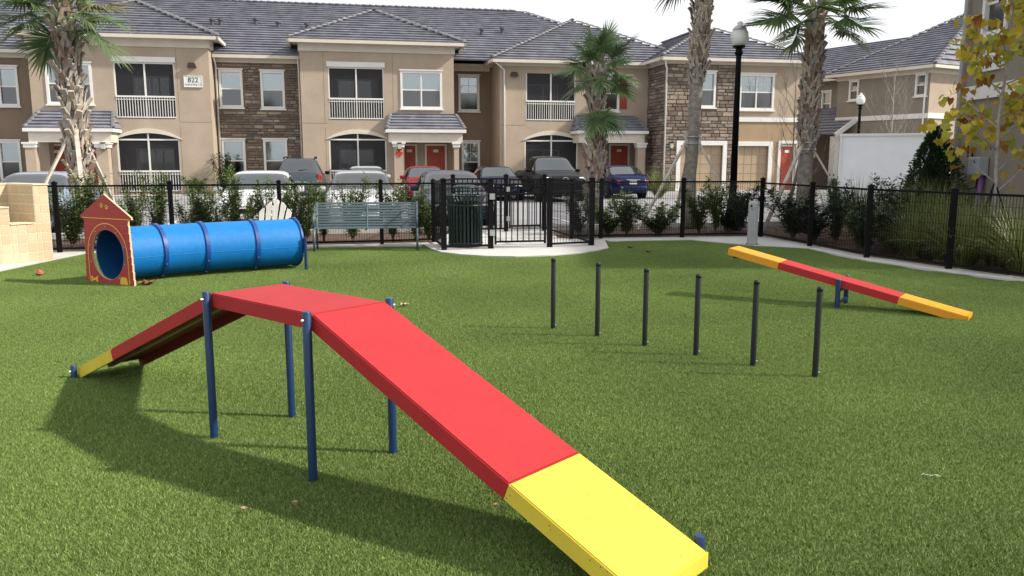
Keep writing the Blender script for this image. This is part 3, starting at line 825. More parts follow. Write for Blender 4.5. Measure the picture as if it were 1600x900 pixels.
MB().bx(G0-0.07, G0-0.002, YG, YW-0.08, ZE-0.26, ZE-0.03).build('frieze', TRIM, apt)
soffit([(G0-OV, YG-OV), (G1+OV, YG-OV), (G1+OV, 2), (G0-OV, 2)], ZE-0.0265)
gutter([(G0-OV, YW-OV-0.06), (G0-OV, YG-OV), (G1+OV, YG-OV), (G1+OV, 6)], ZE, apt)
hip_block('roof', G0-OV, G1+OV, YG-OV, ZE, 9.0, apt)
sa = bs(893, 6.0, 40)
hip_block('roof', W0-OV, 2*sa-(W0-OV), YW-OV, ZE, 12.0, apt, slope=0.50)
# main roof
sr = bs(815, 8.6, 30); RUN = 8.6-(YR-OV); zr = ZE + SLOPE*RUN
b = MB()
roof_plane(b, [(-26, YR-OV, ZE), (sr+RUN, YR-OV, ZE), (sr, 8.6, zr), (-26, 8.6, zr)])
roof_plane(b, [(sr+RUN, 8.6+RUN, ZE), (-26, 8.6+RUN, ZE), (-26, 8.6, zr), (sr, 8.6, zr)], course=0.6)
roof_plane(b, [(sr+RUN, YR-OV, ZE), (sr+RUN, 8.6+RUN, ZE), (sr, 8.6, zr)])
mr = b.build('roof', ROOF, apt)
c = MB(); cap_line(c, (-26, 8.6, zr+0.04), (sr, 8.6, zr+0.04)); c.build('ridge_cap', ROOF, mr)
c = MB(); cap_line(c, (sr+RUN, YR-OV, ZE+0.05), (sr, 8.6, zr+0.04)); c.build('hip_cap', ROOF, mr)
for px, py in ((345, 38), (400, 37), (287, 38), (332, 38), (435, 42), (480, 45), (753, 53), (785, 51), (935, 52)):
    # vent pipes through the tiles
    lo_, hi_ = 0.5, 9.0
    for _ in range(40):
        md = (lo_+hi_)/2; s, z = bp(px, py+2, md)
        if z < ZE + SLOPE*(md-(YR-OV)): hi_ = md
        else: lo_ = md
    s, z = bp(px, py+2, lo_)
    MB().lathe([(0.10, -0.15), (0.10, 0.24), (0.15, 0.245), (0.15, 0.34), (0.03, 0.38)], 10, (s, lo_, z)).build('roof_vent', mat('vent_grey', (0.07, 0.07, 0.08), 0.6), apt)
# back and hidden walls close the volume
MB().bx(-26, G1-0.1, 8.9, 8.6+RUN-0.5, 0, ZE-0.05).build('rear_wall', STUCCO, apt)
# downspouts
for px, y, side_ in ((332, 0.12, 1), (462, 0.12, 1)):
    s = L1+0.12 if px < 400 else C0-0.12
    downspout([(s, YR-OV, ZE-0.16), (s, YR-0.10, ZE-0.5), (s, YR-0.07, 0.2)], apt)
s = W0+0.22
downspout([(W0-OV+0.2, YW-OV+0.05, ZE-0.14), (s, YW-0.06, ZE-0.48), (s, YW-0.06, 0.2)], apt)
downspout([(G0-OV+0.2, YG-OV+0.05, ZE-0.14), (G0-0.05, YG-0.07, ZE-0.5), (G0-0.05, YG-0.07, 0.2)], apt)
# ---- stacked stone veneer: stones are pieces of their own
def stone_mats():
    out = []
    for i, c in enumerate(((0.27, 0.22, 0.175), (0.195, 0.155, 0.125), (0.32, 0.27, 0.215), (0.155, 0.125, 0.105), (0.25, 0.22, 0.19))):
        out.append(mat('ledge_stone_%d' % i, c, 0.9, var=0.22, vscale=6, bump=0.8, bscale=14, spec=0.2, detail=8))
    return out
SM = stone_mats()
def stones(x0, x1, z0, z1, holes, place, seed, hmin, hmax, wmin, wmax, tone):
    rnd = random.Random(seed); out = []; z = z0
    while z < z1 - 0.03:
        h = min(rnd.uniform(hmin, hmax), z1 - z); x = x0 + rnd.uniform(-0.3, 0)
        while x < x1:
            w = rnd.uniform(wmin, wmax); a = max(x, x0); e = min(x+w, x1); x += w
            cuts = [(a, e)]
            for hx0, hx1, hz0, hz1 in holes:
                if z+h > hz0+0.02 and z < hz1-0.02:
                    nc = []
                    for p, q in cuts:
                        if q <= hx0 or p >= hx1: nc.append((p, q)); continue
                        if p < hx0: nc.append((p, hx0))
                        if q > hx1: nc.append((hx1, q))
                    cuts = nc
            for p, q in cuts:
                if q-p > 0.05: out.append((p, q, z, z+h, rnd.uniform(0.03, 0.075), rnd.randrange(len(SM)) if rnd.random() > tone else rnd.choice((1, 3)), place, rnd.random()))
        z += h
    return out
SB = []
SB += stones(L1+0.06, C0-0.06, 0.1, ZE-0.33, [(r[0]-0.06, r[1]+0.06, r[2]-0.08, r[3]+0.08) for r in sb], 'bay', 3, 0.10, 0.19, 0.25, 0.75, 0.55)
SB += stones(G0, GS-0.01, 0.1, ZE-0.27, [(g1[0]-0.23, g1[1]+0.23, -1, g1[3]+0.24), (w1[0]-0.06, w1[1]+0.06, w1[2]-0.08, w1[3]+0.08)], 'front', 4, 0.11, 0.24, 0.22, 0.62, 0.1)
SB += stones(YG, YW-0.02, 0.1, ZE-0.27, [], 'side', 5, 0.11, 0.22, 0.25, 0.7, 0.5)
def stone_geo(b, st):
    p, q, z0, z1, d, mi, place, rr = st
    g = 0.008; p += g; q -= g; z0 += g; z1 -= g; c = min(0.02, (z1-z0)*0.25)
    def P(a, dep, z):
        if place == 'bay': return (a, YR - dep, z)
        if place == 'front': return (a, YG - dep, z)
        return (G0 - dep, a, z)
    j = 0.012*(rr-0.5)
    back = [(p, z0), (q, z0), (q, z1), (p, z1)]; fr = [(p+c, z0+c+j), (q-c, z0+c-j), (q-c, z1-c+j), (p+c, z1-c)]
    vs = [P(a, 0.004, z) for a, z in back] + [P(a, d, z) for a, z in fr]
    fs = [(4,5,6,7), (0,1,5,4), (1,2,6,5), (2,3,7,6), (3,0,4,7)]
    if place == 'side': fs = [f[::-1] for f in fs]
    b.add(vs, fs)
order = sorted(range(len(SB)), key=lambda i: -((SB[i][1]-SB[i][0])*(SB[i][3]-SB[i][2])*(0.35 if SB[i][6] == 'side' else 1.0)))
big = set(order[:300])
rest = [MB() for _ in SM]
for i, st in enumerate(SB):
    if i in big:
        b = MB(); stone_geo(b, st); b.build('stone', SM[st[5]], apt)
    else: stone_geo(rest[st[5]], st)
rb = MB(); mi_ = []
for k, b in enumerate(rest):
    rb.add(b.v, b.f); mi_ += [k]*len(b.f)
o = rb.build('small_stones', None, apt); tag(o, kind='stuff')
for m in SM: o.data.materials.append(m)
o.data.polygons.foreach_set('material_index', mi_)
# ================================================================== NEIGHBOUR BUILDINGS
def simple_window(x0, x1, z0, z1, y, parent): return window(x0, x1, z0, z1, y, parent, tw=0.09)
far = thing('apartment_building', 'taupe two-storey building with hip roof behind the white box and far street lamp', 'building', (18.7, 47.6, 0), math.atan2(-0.87, 0.49))
FO = Vector((18.7, 47.6, 0)); fa = math.atan2(-0.87, 0.49)
FU = Vector((math.cos(fa), math.sin(fa), 0)); FV = Vector((-math.sin(fa), math.cos(fa), 0))
def fpnt(px, py, y):
    r = ray(px, py); k = (FV.dot(FO) + y - FV.dot(CAMP)) / FV.dot(r); P = CAMP + r*k
    return FU.dot(P - FO), P.z
def FR(px0, px1, py0, py1, y):
    x0, _ = fpnt(px0, py0, y); x1, _ = fpnt(px1, py1, y); zt = fpnt((px0+px1)/2, py0, y)[1]; zb = fpnt((px0+px1)/2, py1, y)[1]
    return x0, x1, zb, zt
FX1 = fpnt(1452, 150, 0)[0]
fw = [FR(1328, 1341, 126, 157, 0), FR(1432, 1448, 115, 150, 0)]
ZF = fpnt(1452, 103, 0)[1]
wall('wall', -0.3, FX1, 0, ZF-0.03, 0, [inner(r, 0.06) for r in fw], STUCCO4, far)
for r in fw: simple_window(*r, 0, far)
w3 = FR(1285, 1298, 143, 181, 1.5)
wall('wall', -12, 0.0, 0, ZF-0.03, 1.5, [inner(w3, 0.06)], STUCCO4, far); simple_window(*w3, 1.5, far)
MB().quad((-0.3, 0, 0), (-0.3, 1.6, 0), (-0.3, 1.6, ZF-0.03), (-0.3, 0, ZF-0.03)).build('wall', STUCCO4, far)
# bright gable face towards the camera
zb2 = fpnt(1400, 183, 0)[1]
MB().quad((FX1, 0, 0), (FX1, 14, 0), (FX1, 14, ZF-0.03), (FX1, 0, ZF-0.03)).build('wall', STUCCO, far)
MB().bx(-0.3, FX1+0.07, -0.07, -0.002, zb2-0.13, zb2+0.13).bx(FX1+0.002, FX1+0.07, 0, 14, zb2-0.13, zb2+0.13).build('band_trim', WHITE, far)
MB().bx(-12, 0.5, 14.0, 14.1, 0, ZF-0.05).build('rear_wall', STUCCO4, far)
b = MB(); gx = FX1+0.5; W_ = 7.5
xc, yc = gx-2.6, 7.0; zc = ZF+SLOPE*7.5
roof_plane(b, [(-0.8, -0.5, ZF), (gx, -0.5, ZF), (xc, yc, zc)])
roof_plane(b, [(gx, -0.5, ZF), (gx, 14.5, ZF), (xc, 14.5, zc), (xc, yc, zc)])
roof_plane(b, [(-0.8, 14.5, ZF), (-0.8, -0.5, ZF), (xc, yc, zc), (xc, 14.5, zc)])
roof_plane(b, [(-12, 1.0, ZF), (0, 1.0, ZF), (0, 6.0, ZF+SLOPE*5), (-12, 6, ZF+SLOPE*5)])
fr_ = b.build('roof', ROOF, far)
c = MB(); cap_line(c, (gx, -0.5, ZF+0.05), (xc, yc, zc+0.05)); cap_line(c, (-0.8, -0.5, ZF+0.05), (xc, yc, zc+0.05)); c.build('hip_cap', ROOFCAP, fr_)
gutter([(-0.8, 1.0), (-0.8, -0.5), (gx, -0.5), (gx, 14)], ZF, far); gutter([(-12, 1.0), (-0.85, 1.0)], ZF-0.005, far)
MB().bx(-0.36, FX1+0.06, -0.06, -0.002, ZF-0.35, ZF-0.03).bx(FX1+0.002, FX1+0.06, 0, 14, ZF-0.35, ZF-0.03).build('frieze', TRIM, far)
downspout([(FX1-0.2, -0.08, ZF-0.3), (FX1-0.2, -0.08, 0.1)], far); downspout([(-0.55, 1.42, ZF-0.3), (-0.55, 1.42, 0.1)], far)
# lean-to porch roof at the far end
a = fpnt(1286, 200, -1.0); e = fpnt(1323, 178, -1.0)
b = MB(); roof_plane(b, [(a[0]-3, -1.6, a[1]-0.4), (e[0]-0.2, -1.6, a[1]-0.4), (e[0]-0.2, 1.4, a[1]+1.2), (a[0]-3, 1.4, a[1]+1.2)]); b.build('porch_roof', ROOF, far)
MB().bar((e[0]-0.15, -1.65, a[1]-0.45), (e[0]-0.15, 1.4, a[1]+1.15), 0.10, 0.26).build('porch_fascia', WHITE, far)
MB().bx(e[0]-0.6, e[0]-0.25, -1.5, -1.15, 0, a[1]-0.5).bx(e[0]-3.6, e[0]-3.25, -1.5, -1.15, 0, a[1]-0.5).build('porch_column', WHITE, far)

# near building at the right edge
near = thing('apartment_building', 'dark grey-brown building wall at the right edge behind the yellow-leaved tree', 'building', (11.0, 20.6, 0), -math.pi/2)
# local x runs towards the camera (world -Y), local y into the building (world +X)
NL = 8.4; NZ = 7.0
nw = (0.75, 1.75, 4.5, 6.0); nw2 = (5.0, 6.2, 4.5, 6.0); nw3 = (4.6, 5.8, 0.9, 2.4)
wall('wall', 0, NL, 0, NZ-0.03, 0, [inner(nw), inner(nw2), inner(nw3)], STUCCO4, near)
for r in (nw, nw2, nw3): window(*r, 0, near)
MB().quad((0, 0, 0), (0, 10, 0), (0, 10, NZ-0.03), (0, 0, NZ-0.03)).quad((NL, 0, 0), (NL, 10, 0), (NL, 10, NZ-0.03), (NL, 0, NZ-0.03)).quad((0, 10, 0), (NL, 10, 0), (NL, 10, NZ-0.03), (0, 10, NZ-0.03)).build('wall', STUCCO4, near)
MB().bx(0.25, NL, -0.07, -0.002, 3.10, 3.42).build('band_trim', WHITE, near)
MB().bx(-0.06, NL+0.06, -0.06, -0.002, NZ-0.4, NZ-0.03).build('frieze', TRIM, near)
b = MB(); e0, e1, f0, f1 = -0.5, NL+0.5, -0.5, 10.5; hw = (e1-e0)/2; zt = NZ + SLOPE*hw
roof_plane(b, [(e0, f0, NZ), (e1, f0, NZ), ((e0+e1)/2, f0+hw, zt)]); roof_plane(b, [(e1, f1, NZ), (e0, f1, NZ), ((e0+e1)/2, f1-hw, zt)])
roof_plane(b, [(e0, f1, NZ), (e0, f0, NZ), ((e0+e1)/2, f0+hw, zt), ((e0+e1)/2, f1-hw, zt)]); roof_plane(b, [(e1, f0, NZ), (e1, f1, NZ), ((e0+e1)/2, f1-hw, zt), ((e0+e1)/2, f0+hw, zt)])
b.build('roof', ROOF, near)
b = MB(); b.add([(e0, f0, NZ-0.028), (e1, f0, NZ-0.028), (e1, f1, NZ-0.028), (e0, f1, NZ-0.028)], [(0, 1, 2, 3)]); b.build('soffit', TRIM, near)
gutter([(e0, f1), (e0, f0), (e1, f0), (e1, f1), (e0, f1)], NZ, near)
downspout([(0.12, -0.5, NZ-0.1), (0.12, -0.09, NZ-0.6), (0.12, -0.09, 0.1)], near, mat('downspout_grey', (0.55, 0.56, 0.60), 0.5))
# house number sign with ornament
sg = MB().bx(0.55, 1.75, -0.05, -0.002, 3.72, 4.02).build('number_sign', WHITE, near)
MB().xz([(0.85, 4.021), (1.45, 4.021), (1.38, 4.12), (1.26, 4.13), (1.24, 4.26), (1.15, 4.32), (1.06, 4.26), (1.04, 4.13), (0.92, 4.12)], -0.05, -0.002).build('sign_ornament', WHITE, sg)
text('121', 0.30, (1.15, -0.056, 3.87), sg, INK, (math.pi/2, 0, 0))
# meter box, conduit and purple pipe
mb_ = MB().rbox((1.30, -0.14, 1.55), (0.46, 0.24, 0.42), 0.02).build('meter_box', mat('meter_grey', (0.33, 0.35, 0.40), 0.5), near)
MB().bx(1.2, 1.26, -0.265, -0.261, 1.62, 1.68).bx(1.32, 1.38, -0.265, -0.261, 1.62, 1.68).build('meter_window', mat('meter_blue', (0.05, 0.06, 0.35), 0.4), mb_)
b = MB(); b.tube([(1.42, -0.12, 1.335), (1.42, -0.12, 0.0)], 0.05, 10); b.build('purple_pipe', mat('pipe_purple', (0.17, 0.07, 0.26), 0.5), near, smooth=True)
b = MB(); b.tube([(0.75, -0.10, 2.1), (0.75, -0.10, 1.75), (0.95, -0.1, 1.72), (0.95, -0.10, 2.05)], 0.02, 8); b.tube([(1.25, -0.1, 1.335), (1.22, -0.1, 1.05), (0.7, -0.1, 0.98), (0.55, -0.1, 1.1)], 0.02, 8); b.build('conduit', BLACK, near)

# white storage container
bxl = thing('storage_container', 'large plain white box container standing beyond the right fence', 'container', (13.8, 30.2, 0), R(-21))
XW = mat('container_white', (0.74, 0.76, 0.80), 0.6, var=0.03, vscale=2)
MB().bx(-1.72, 1.72, -1.1, 1.1, 0.12, 2.52).build('body', XW, bxl)
b = MB(); b.bx(-1.78, 1.78, -1.16, 1.16, 2.521, 2.60); b.bx(-1.78, 1.78, -1.16, 1.16, 0.02, 0.118)
for sx in (-1, 1):
    for sy in (-1, 1): b.bx(sx*1.70, sx*1.765, sy*1.08, sy*1.145, 0.119, 2.52)
b.build('frame', WHITE, bxl)


# ================================================================== FENCES
def post_mesh(h, w):
    b = MB(); b.box((0, 0, h/2), (w, w, h)); 
    return b.mesh('post', BLACK)
PM = {}
def cap_mesh(w):
    b = MB(); b.box((0, 0, 0.01), (w+0.02, w+0.02, 0.02)); b.add([(-w/2, -w/2, 0.021), (w/2, -w/2, 0.021), (w/2, w/2, 0.021), (-w/2, w/2, 0.021), (0, 0, 0.05)], [(0,1,4), (1,2,4), (2,3,4), (3,0,4)])
    return b.mesh('cap', BLACK)
CAPM = {}
def fpost(p, o, root, h=1.28, w=0.075, rz=TH):
    if (h, w) not in PM: PM[(h, w)] = post_mesh(h, w); CAPM[(h, w)] = cap_mesh(w)
    po = inst('post', PM[(h, w)], root, (p[0]-o[0], p[1]-o[1], 0.0), (0, 0, rz))
    inst('cap', CAPM[(h, w)], po, (0, 0, h))
    return po
WIRE = 0.0055
def bay(p, q, o, root, h=1.25, wires=True, low=0.10, gap=0.05, hgap=0.155):
    """rails and welded wire panel between two posts"""
    p = Vector((p[0]-o[0], p[1]-o[1], 0)); q = Vector((q[0]-o[0], q[1]-o[1], 0)); d = (q-p); L = d.length; d.normalize(); e = 0.04
    for z in (h-0.02, low): MB().bar(p + d*e + Vector((0, 0, z)), q - d*e + Vector((0, 0, z)), 0.03, 0.035).build('rail', BLACK, root)
    if not wires: return
    b = MB(); ang = math.atan2(d.y, d.x); n = int((L-2*e)/gap)
    for i in range(1, n):
        c = p + d*(e + (L-2*e)*i/n); b.box((c.x, c.y, (h+low)/2-0.01), (WIRE, WIRE, h-low-0.04), ang)
    z = low + hgap
    while z < h-0.06:
        c = (p+q)/2; b.box((c.x, c.y, z), (L-2*e, WIRE, WIRE), ang); z += hgap
    tag(b.build('wire_mesh', BLACK, root), kind='stuff')
def fence(pts, label, h=1.25, w=0.075, first=True, last=True, rz=TH):
    o = pts[0]; root = thing('fence', label, 'fence', (o[0], o[1], 0))
    for i, p in enumerate(pts):
        if (i == 0 and not first) or (i == len(pts)-1 and not last): continue
        fpost(p, o, root, h+0.03, w, rz)
    for p, q in zip(pts[:-1], pts[1:]): bay(p, q, o, root, h)
    return root
fence([(-12.0, 13.9), (-10.13, 14.39), (-8.25, 14.87), (-6.37, 15.35), (-4.48, 15.84), (-2.6, 16.32), (-1.6, 16.69)], 'black wire fence running behind the bench, the white chair and the blue tunnel')
fence([(1.265, 17.36), (1.9, 17.5), (3.7, 17.78), (5.45, 17.93)], 'black wire fence between the gated entry and the grey push-button post')
fence([(5.45, 17.93), (5.82, 15.96), (6.14, 14.1), (6.78, 12.62), (7.55, 10.9), (8.3, 9.2), (8.95, 7.5)], 'black wire fence at the right in front of the ornamental grasses', h=1.22, w=0.085, first=False, rz=R(80))
# gated entry enclosure
VE = {'a': (-1.6, 16.69), 'b': (-1.27, 15.24), 'c': (-0.405, 15.50), 'd': (0.725, 15.74), 'e': (1.56, 16.08), 'f': (1.265, 17.36), 'g': (-1.36, 19.0), 'h': (-0.14, 19.2), 'i': (0.76, 19.45)}
o = VE['b']
ent = thing('entry_enclosure', 'black fenced entry pen standing on the rounded concrete pad', 'fence', (o[0], o[1], 0))
for k in 'bcdeghi':
    fpost(VE[k], o, ent, 1.33, 0.095 if k in 'bcde' else 0.09)
for p, q in (('a', 'b'), ('b', 'c'), ('d', 'e'), ('e', 'f'), ('i', 'f'), ('a', 'g'), ('g', 'h')): bay(VE[p], VE[q], o, ent, 1.28, gap=0.06)
# ornamental rows in the rear panel
p = Vector((*VE['g'], 0)); q = Vector((*VE['h'], 0)); d = (q-p).normalized()
b = MB()
for z in (1.12, 0.98): b.bar(p - Vector((*o, 0)) + d*0.05 + Vector((0, 0, z)), q - Vector((*o, 0)) - d*0.05 + Vector((0, 0, z)), 0.03, 0.03)
b.build('rail', BLACK, ent)
me = MB().box((0, 0, 0.69), (0.02, 0.02, 1.16)).mesh('picket', BLACK)
for k in range(1, 11):
    c = p + (q-p)*k/11; inst('picket', me, ent, (c.x-o[0], c.y-o[1], 0), (0, 0, TH))
def gate(p, q, label, hinge):
    p = Vector((*p, 0)); q = Vector((*q, 0)); d = (q-p); L = d.length; d.normalize(); an = math.atan2(d.y, d.x)
    g = thing('gate', label, 'gate', (p.x, p.y, 0), an)
    x0, x1 = 0.075, L-0.075
    for z in (1.24, 1.06, 0.16): MB().box(((x0+x1)/2, 0, z), (x1-x0-0.07, 0.032, 0.036)).build('rail', BLACK, g)
    for x in (x0+0.018, x1-0.018): MB().box((x, 0, 0.69), (0.036, 0.036, 1.16)).build('stile', BLACK, g)
    n = int((x1-x0)/0.105); me = MB().box((0, 0, 0.69), (0.018, 0.018, 1.10)).mesh('picket', BLACK)
    for i in range(1, n): inst('picket', me, g, (x0+(x1-x0)*i/n, 0, 0))
    hm = MB().box((0, -0.02, 0), (0.10, 0.05, 0.11)).mesh('hinge', METAL)
    for z in (1.02, 0.34): inst('hinge', hm, g, (0.02 if hinge == 'l' else L-0.02, -0.04, z))
    MB().box((x1-0.03, -0.03, 0.98), (0.07, 0.06, 0.16)).build('latch', BLACK, g)
    return g
gate(VE['c'], VE['d'], 'black picket gate at the front of the entry pen beside the trash can', 'l')
gate(VE['h'], VE['i'], 'black picket gate at the back of the entry pen facing the parked cars', 'l')

# ================================================================== DOG AGILITY EQUIPMENT
REDP = mat('ramp_red', (0.40, 0.024, 0.029), 0.6, spec=0.25, var=0.06, vscale=4, bump=0.25, bscale=160)
DKRED = REDP
YELP = mat('ramp_yellow', (0.68, 0.53, 0.060), 0.6, spec=0.25, var=0.06, vscale=4, bump=0.25, bscale=160)
BLUEP = mat('post_blue', (0.008, 0.034, 0.105), 0.4, spec=0.5)
ORNG = mat('plank_yellow', (0.68, 0.29, 0.012), 0.5, spec=0.5, var=0.04, vscale=30, bump=0.25, bscale=160)
BEAM = mat('wood_beam', (0.36, 0.27, 0.15), 0.7, var=0.15, vscale=8)
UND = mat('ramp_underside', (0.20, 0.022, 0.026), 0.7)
def grit(m, dens=420.0):
    """dark anti-slip specks in the paint"""
    t = m.node_tree; b = t.nodes['Principled BSDF']; tcn = [n for n in t.nodes if n.type == 'TEX_COORD'][0]
    v = t.nodes.new('ShaderNodeTexVoronoi'); v.inputs['Scale'].default_value = 34.0
    t.links.new(tcn.outputs['Object'], v.inputs['Vector'])
    lt = t.nodes.new('ShaderNodeMath'); lt.operation = 'LESS_THAN'; lt.inputs[1].default_value = 0.13
    t.links.new(v.outputs['Distance'], lt.inputs[0])
    n2 = t.nodes.new('ShaderNodeTexNoise'); n2.inputs['Scale'].default_value = 9.0; t.links.new(tcn.outputs['Object'], n2.inputs['Vector'])
    gt = t.nodes.new('ShaderNodeMath'); gt.operation = 'GREATER_THAN'; gt.inputs[1].default_value = 0.52; t.links.new(n2.outputs['Fac'], gt.inputs[0])
    ml = t.nodes.new('ShaderNodeMath'); ml.operation = 'MULTIPLY'; t.links.new(lt.outputs[0], ml.inputs[0]); t.links.new(gt.outputs[0], ml.inputs[1])
    m2 = t.nodes.new('ShaderNodeMath'); m2.operation = 'MULTIPLY'; m2.inputs[1].default_value = 0.75; t.links.new(ml.outputs[0], m2.inputs[0])
    mx_ = t.nodes.new('ShaderNodeMix'); mx_.data_type = 'RGBA'; mx_.inputs[7].default_value = (0.10, 0.03, 0.02, 1)
    src = b.inputs['Base Color'].links[0].from_socket
    t.links.new(m2.outputs[0], mx_.inputs[0]); t.links.new(src, mx_.inputs[6]); t.links.new(mx_.outputs[2], b.inputs['Base Color'])
grit(REDP); grit(YELP)
# dog walk: local x along the run (towards the camera's right), local y across it
DA = Vector((-1.825, 4.895, 0)); dang = math.atan2(-0.659, 0.752); DW = 0.50; PL = 1.03; HT = 0.925; LR = 2.13; LR2 = 2.05
dw = thing('dog_walk', 'red and yellow raised dog ramp on blue legs in the foreground', 'dog ramp', tuple(DA), dang)
def deck(name, xa, za, xb, zb, y0, y1, m, th=0.022, skirt=0.085, parent=dw, inset=0.0):
    """pan-shaped deck: thin top sheet with turned-down sides"""
    bm = bmesh.new()
    d = Vector((xb-xa, 0, zb-za)); n = Vector((-d.z, 0, d.x)).normalized()
    if n.z < 0: n = -n
    prof = [(y0, -skirt), (y0, 0.0), (y1, 0.0), (y1, -skirt), (y1-th, -skirt), (y1-th, -th), (y0+th, -th), (y0+th, -skirt)]
    rows = []
    for P in (Vector((xa, 0, za)), Vector((xb, 0, zb))):
        rows.append([bm.verts.new(P + Vector((0, yy, 0)) + n*hh) for yy, hh in prof])
    k = len(prof)
    for i in range(k): bm.faces.new((rows[0][i], rows[0][(i+1) % k], rows[1][(i+1) % k], rows[1][i]))
    bm.faces.new(rows[0][::-1]); bm.faces.new(rows[1])
    bmesh.ops.recalc_face_normals(bm, faces=bm.faces[:])
    bmesh.ops.bevel(bm, geom=[e for e in bm.edges if len(e.link_faces) == 2 and e.calc_face_angle(0) > 0.5 and all(abs((v.co - Vector((xa, 0, za))).dot(n)) < 1e-4 for v in e.verts)], offset=0.006, segments=2, affect='EDGES')
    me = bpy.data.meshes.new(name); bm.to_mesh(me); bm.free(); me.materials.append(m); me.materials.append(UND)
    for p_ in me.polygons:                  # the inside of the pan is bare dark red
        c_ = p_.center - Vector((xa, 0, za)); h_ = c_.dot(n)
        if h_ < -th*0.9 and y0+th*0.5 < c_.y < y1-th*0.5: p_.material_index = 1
    return inst(name, me, parent)
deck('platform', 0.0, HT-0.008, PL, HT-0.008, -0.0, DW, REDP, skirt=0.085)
# right ramp
ZL = 0.085
def lerp(a, b, t): return a + (b-a)*t
xa, za, xb, zb = PL+0.003, HT-0.0085, PL+LR2, ZL
t_ = 0.672
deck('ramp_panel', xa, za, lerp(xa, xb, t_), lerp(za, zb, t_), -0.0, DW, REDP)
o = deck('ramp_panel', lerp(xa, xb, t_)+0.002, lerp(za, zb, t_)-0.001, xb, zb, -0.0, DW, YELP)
dl_ = Vector((xb-xa, 0, zb-za)).normalized()
MB().bar((xb+0.004, 0.001, zb-0.036), (xb+0.004, DW-0.001, zb-0.036), 0.010, 0.068).build('end_plate', YELP, dw)
xa2, xb2 = -0.003, -LR-0.02
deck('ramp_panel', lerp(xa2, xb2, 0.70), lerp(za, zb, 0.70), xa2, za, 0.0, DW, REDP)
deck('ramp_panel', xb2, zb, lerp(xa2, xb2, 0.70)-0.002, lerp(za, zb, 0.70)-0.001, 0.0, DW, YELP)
for (x0_, z0_, x1_, z1_) in ((xa, za, xb, zb), (xa2, za, xb2, zb)):
    MB().bar((x0_, DW/2, z0_-0.034), (x1_, DW/2, z1_-0.034), 0.045, 0.018).build('support_beam', BEAM, dw)
lr = 0.0240
for x, y_, h in ((0.0, -0.03, HT), (0.0, DW+0.03, HT), (PL, -0.03, HT+0.005), (PL, DW+0.03, HT+0.005), (xb2+0.0, -0.03, 0.105), (xb2, DW+0.03, 0.105), (xb-0.05, -0.03, 0.125), (xb-0.05, DW+0.03, 0.125)):
    l = MB().tube([(x, y_, 0), (x, y_, h), (x, y_, h+0.004)], [lr, lr, lr*0.9], 16).build('leg', BLUEP, dw, smooth=True, sharp=0.6)
    sg_ = -1 if y_ < 0.2 else 1
    MB().tube([(x, y_+sg_*lr*0.8, h-0.04), (x, y_+sg_*(lr+0.012), h-0.04)], 0.007, 8).build('bolt', METAL, l)
# weave poles
WP = [(0.417, 8.18), (0.83, 7.816), (1.226, 7.403), (1.617, 7.031), (2.015, 6.671), (2.401, 6.307)]
WB = mat('pole_charcoal', (0.012, 0.014, 0.015), 0.5, spec=0.3)
names = ['farthest of the six charcoal weave poles, nearest the entry pad', 'second farthest of the six charcoal weave poles', 'third farthest of the six charcoal weave poles', 'third nearest of the six charcoal weave poles', 'second nearest of the six charcoal weave poles', 'nearest of the six charcoal weave poles, in front of the seesaw']
w0 = None
for i, (x, y) in enumerate(WP):
    if w0 is None:
        w0 = thing('weave_pole', names[0], 'pole', group='weave poles in a slanting row')
        MB().lathe([(0.0235, 0), (0.0235, 0.715), (0.021, 0.72)], 16).build('shaft', WB, w0, smooth=True, sharp=0.6)
        MB().lathe([(0.0245, 0.70), (0.0245, 0.722), (0.017, 0.733), (0.004, 0.736)], 16).build('cap', WB, w0, smooth=True)
        MB().tube([(0.021, -0.012, 0.05), (0.033, -0.016, 0.05)], 0.007, 8).build('bolt', METAL, w0)
        p_ = w0
    else: p_ = copy_tree(w0)
    p_.location = (x, y, 0); p_['label'] = names[i]; p_.rotation_euler = (0, 0, 0.05*i)
# seesaw
e2 = Vector((0.815, -0.58, 0)).normalized(); sang = math.atan2(e2.y, e2.x)
SF = Vector((3.78, 9.36, 0)); SH = 0.34; SW = 0.33; HL = 1.36
ss = thing('seesaw', 'yellow and red dog seesaw plank tipped down on the right', 'seesaw', tuple(SF), sang)
tl = math.asin((SH-0.055)/HL)
def sp(u): return u*math.cos(tl), SH - u*math.sin(tl)
for u0, u1, m in ((-HL, -0.72, ORNG), (-0.718, 0.66, REDP), (0.662, HL, ORNG)):
    x0_, z0_ = sp(u0); x1_, z1_ = sp(u1)
    deck('plank', x0_, z0_, x1_, z1_, 0.0, SW, m, th=0.02, skirt=0.085, parent=ss)
x0_, z0_ = sp(-HL); x1_, z1_ = sp(HL)
MB().bar((x1_+0.004, 0.001, z1_-0.032), (x1_+0.004, SW-0.001, z1_-0.032), 0.012, 0.07).build('end_plate', ORNG, ss)
MB().bar((x0_-0.004, 0.001, z0_-0.045), (x0_-0.004, SW-0.001, z0_-0.045), 0.012, 0.065).build('end_plate', ORNG, ss)
MB().box((x0_+0.08, 0.06, z0_-0.10), (0.07, 0.05, 0.05)).build('bumper', BLACK, ss)
for y_ in (-0.032, SW+0.032):
    l = MB().tube([(0, y_, 0), (0, y_, SH+0.004), (0, y_, SH+0.010)], [0.0285, 0.0285, 0.024], 14).build('leg', BLUEP, ss, smooth=True, sharp=0.6)
for z in (0.08, 0.215): MB().bar((0, -0.005, z), (0, SW+0.005, z), 0.035, 0.028).build('crossbar', BLUEP, ss)
MB().tube([(0, -0.005, SH-0.05), (0, SW+0.005, SH-0.05)], 0.016, 10).build('axle', METAL, ss)

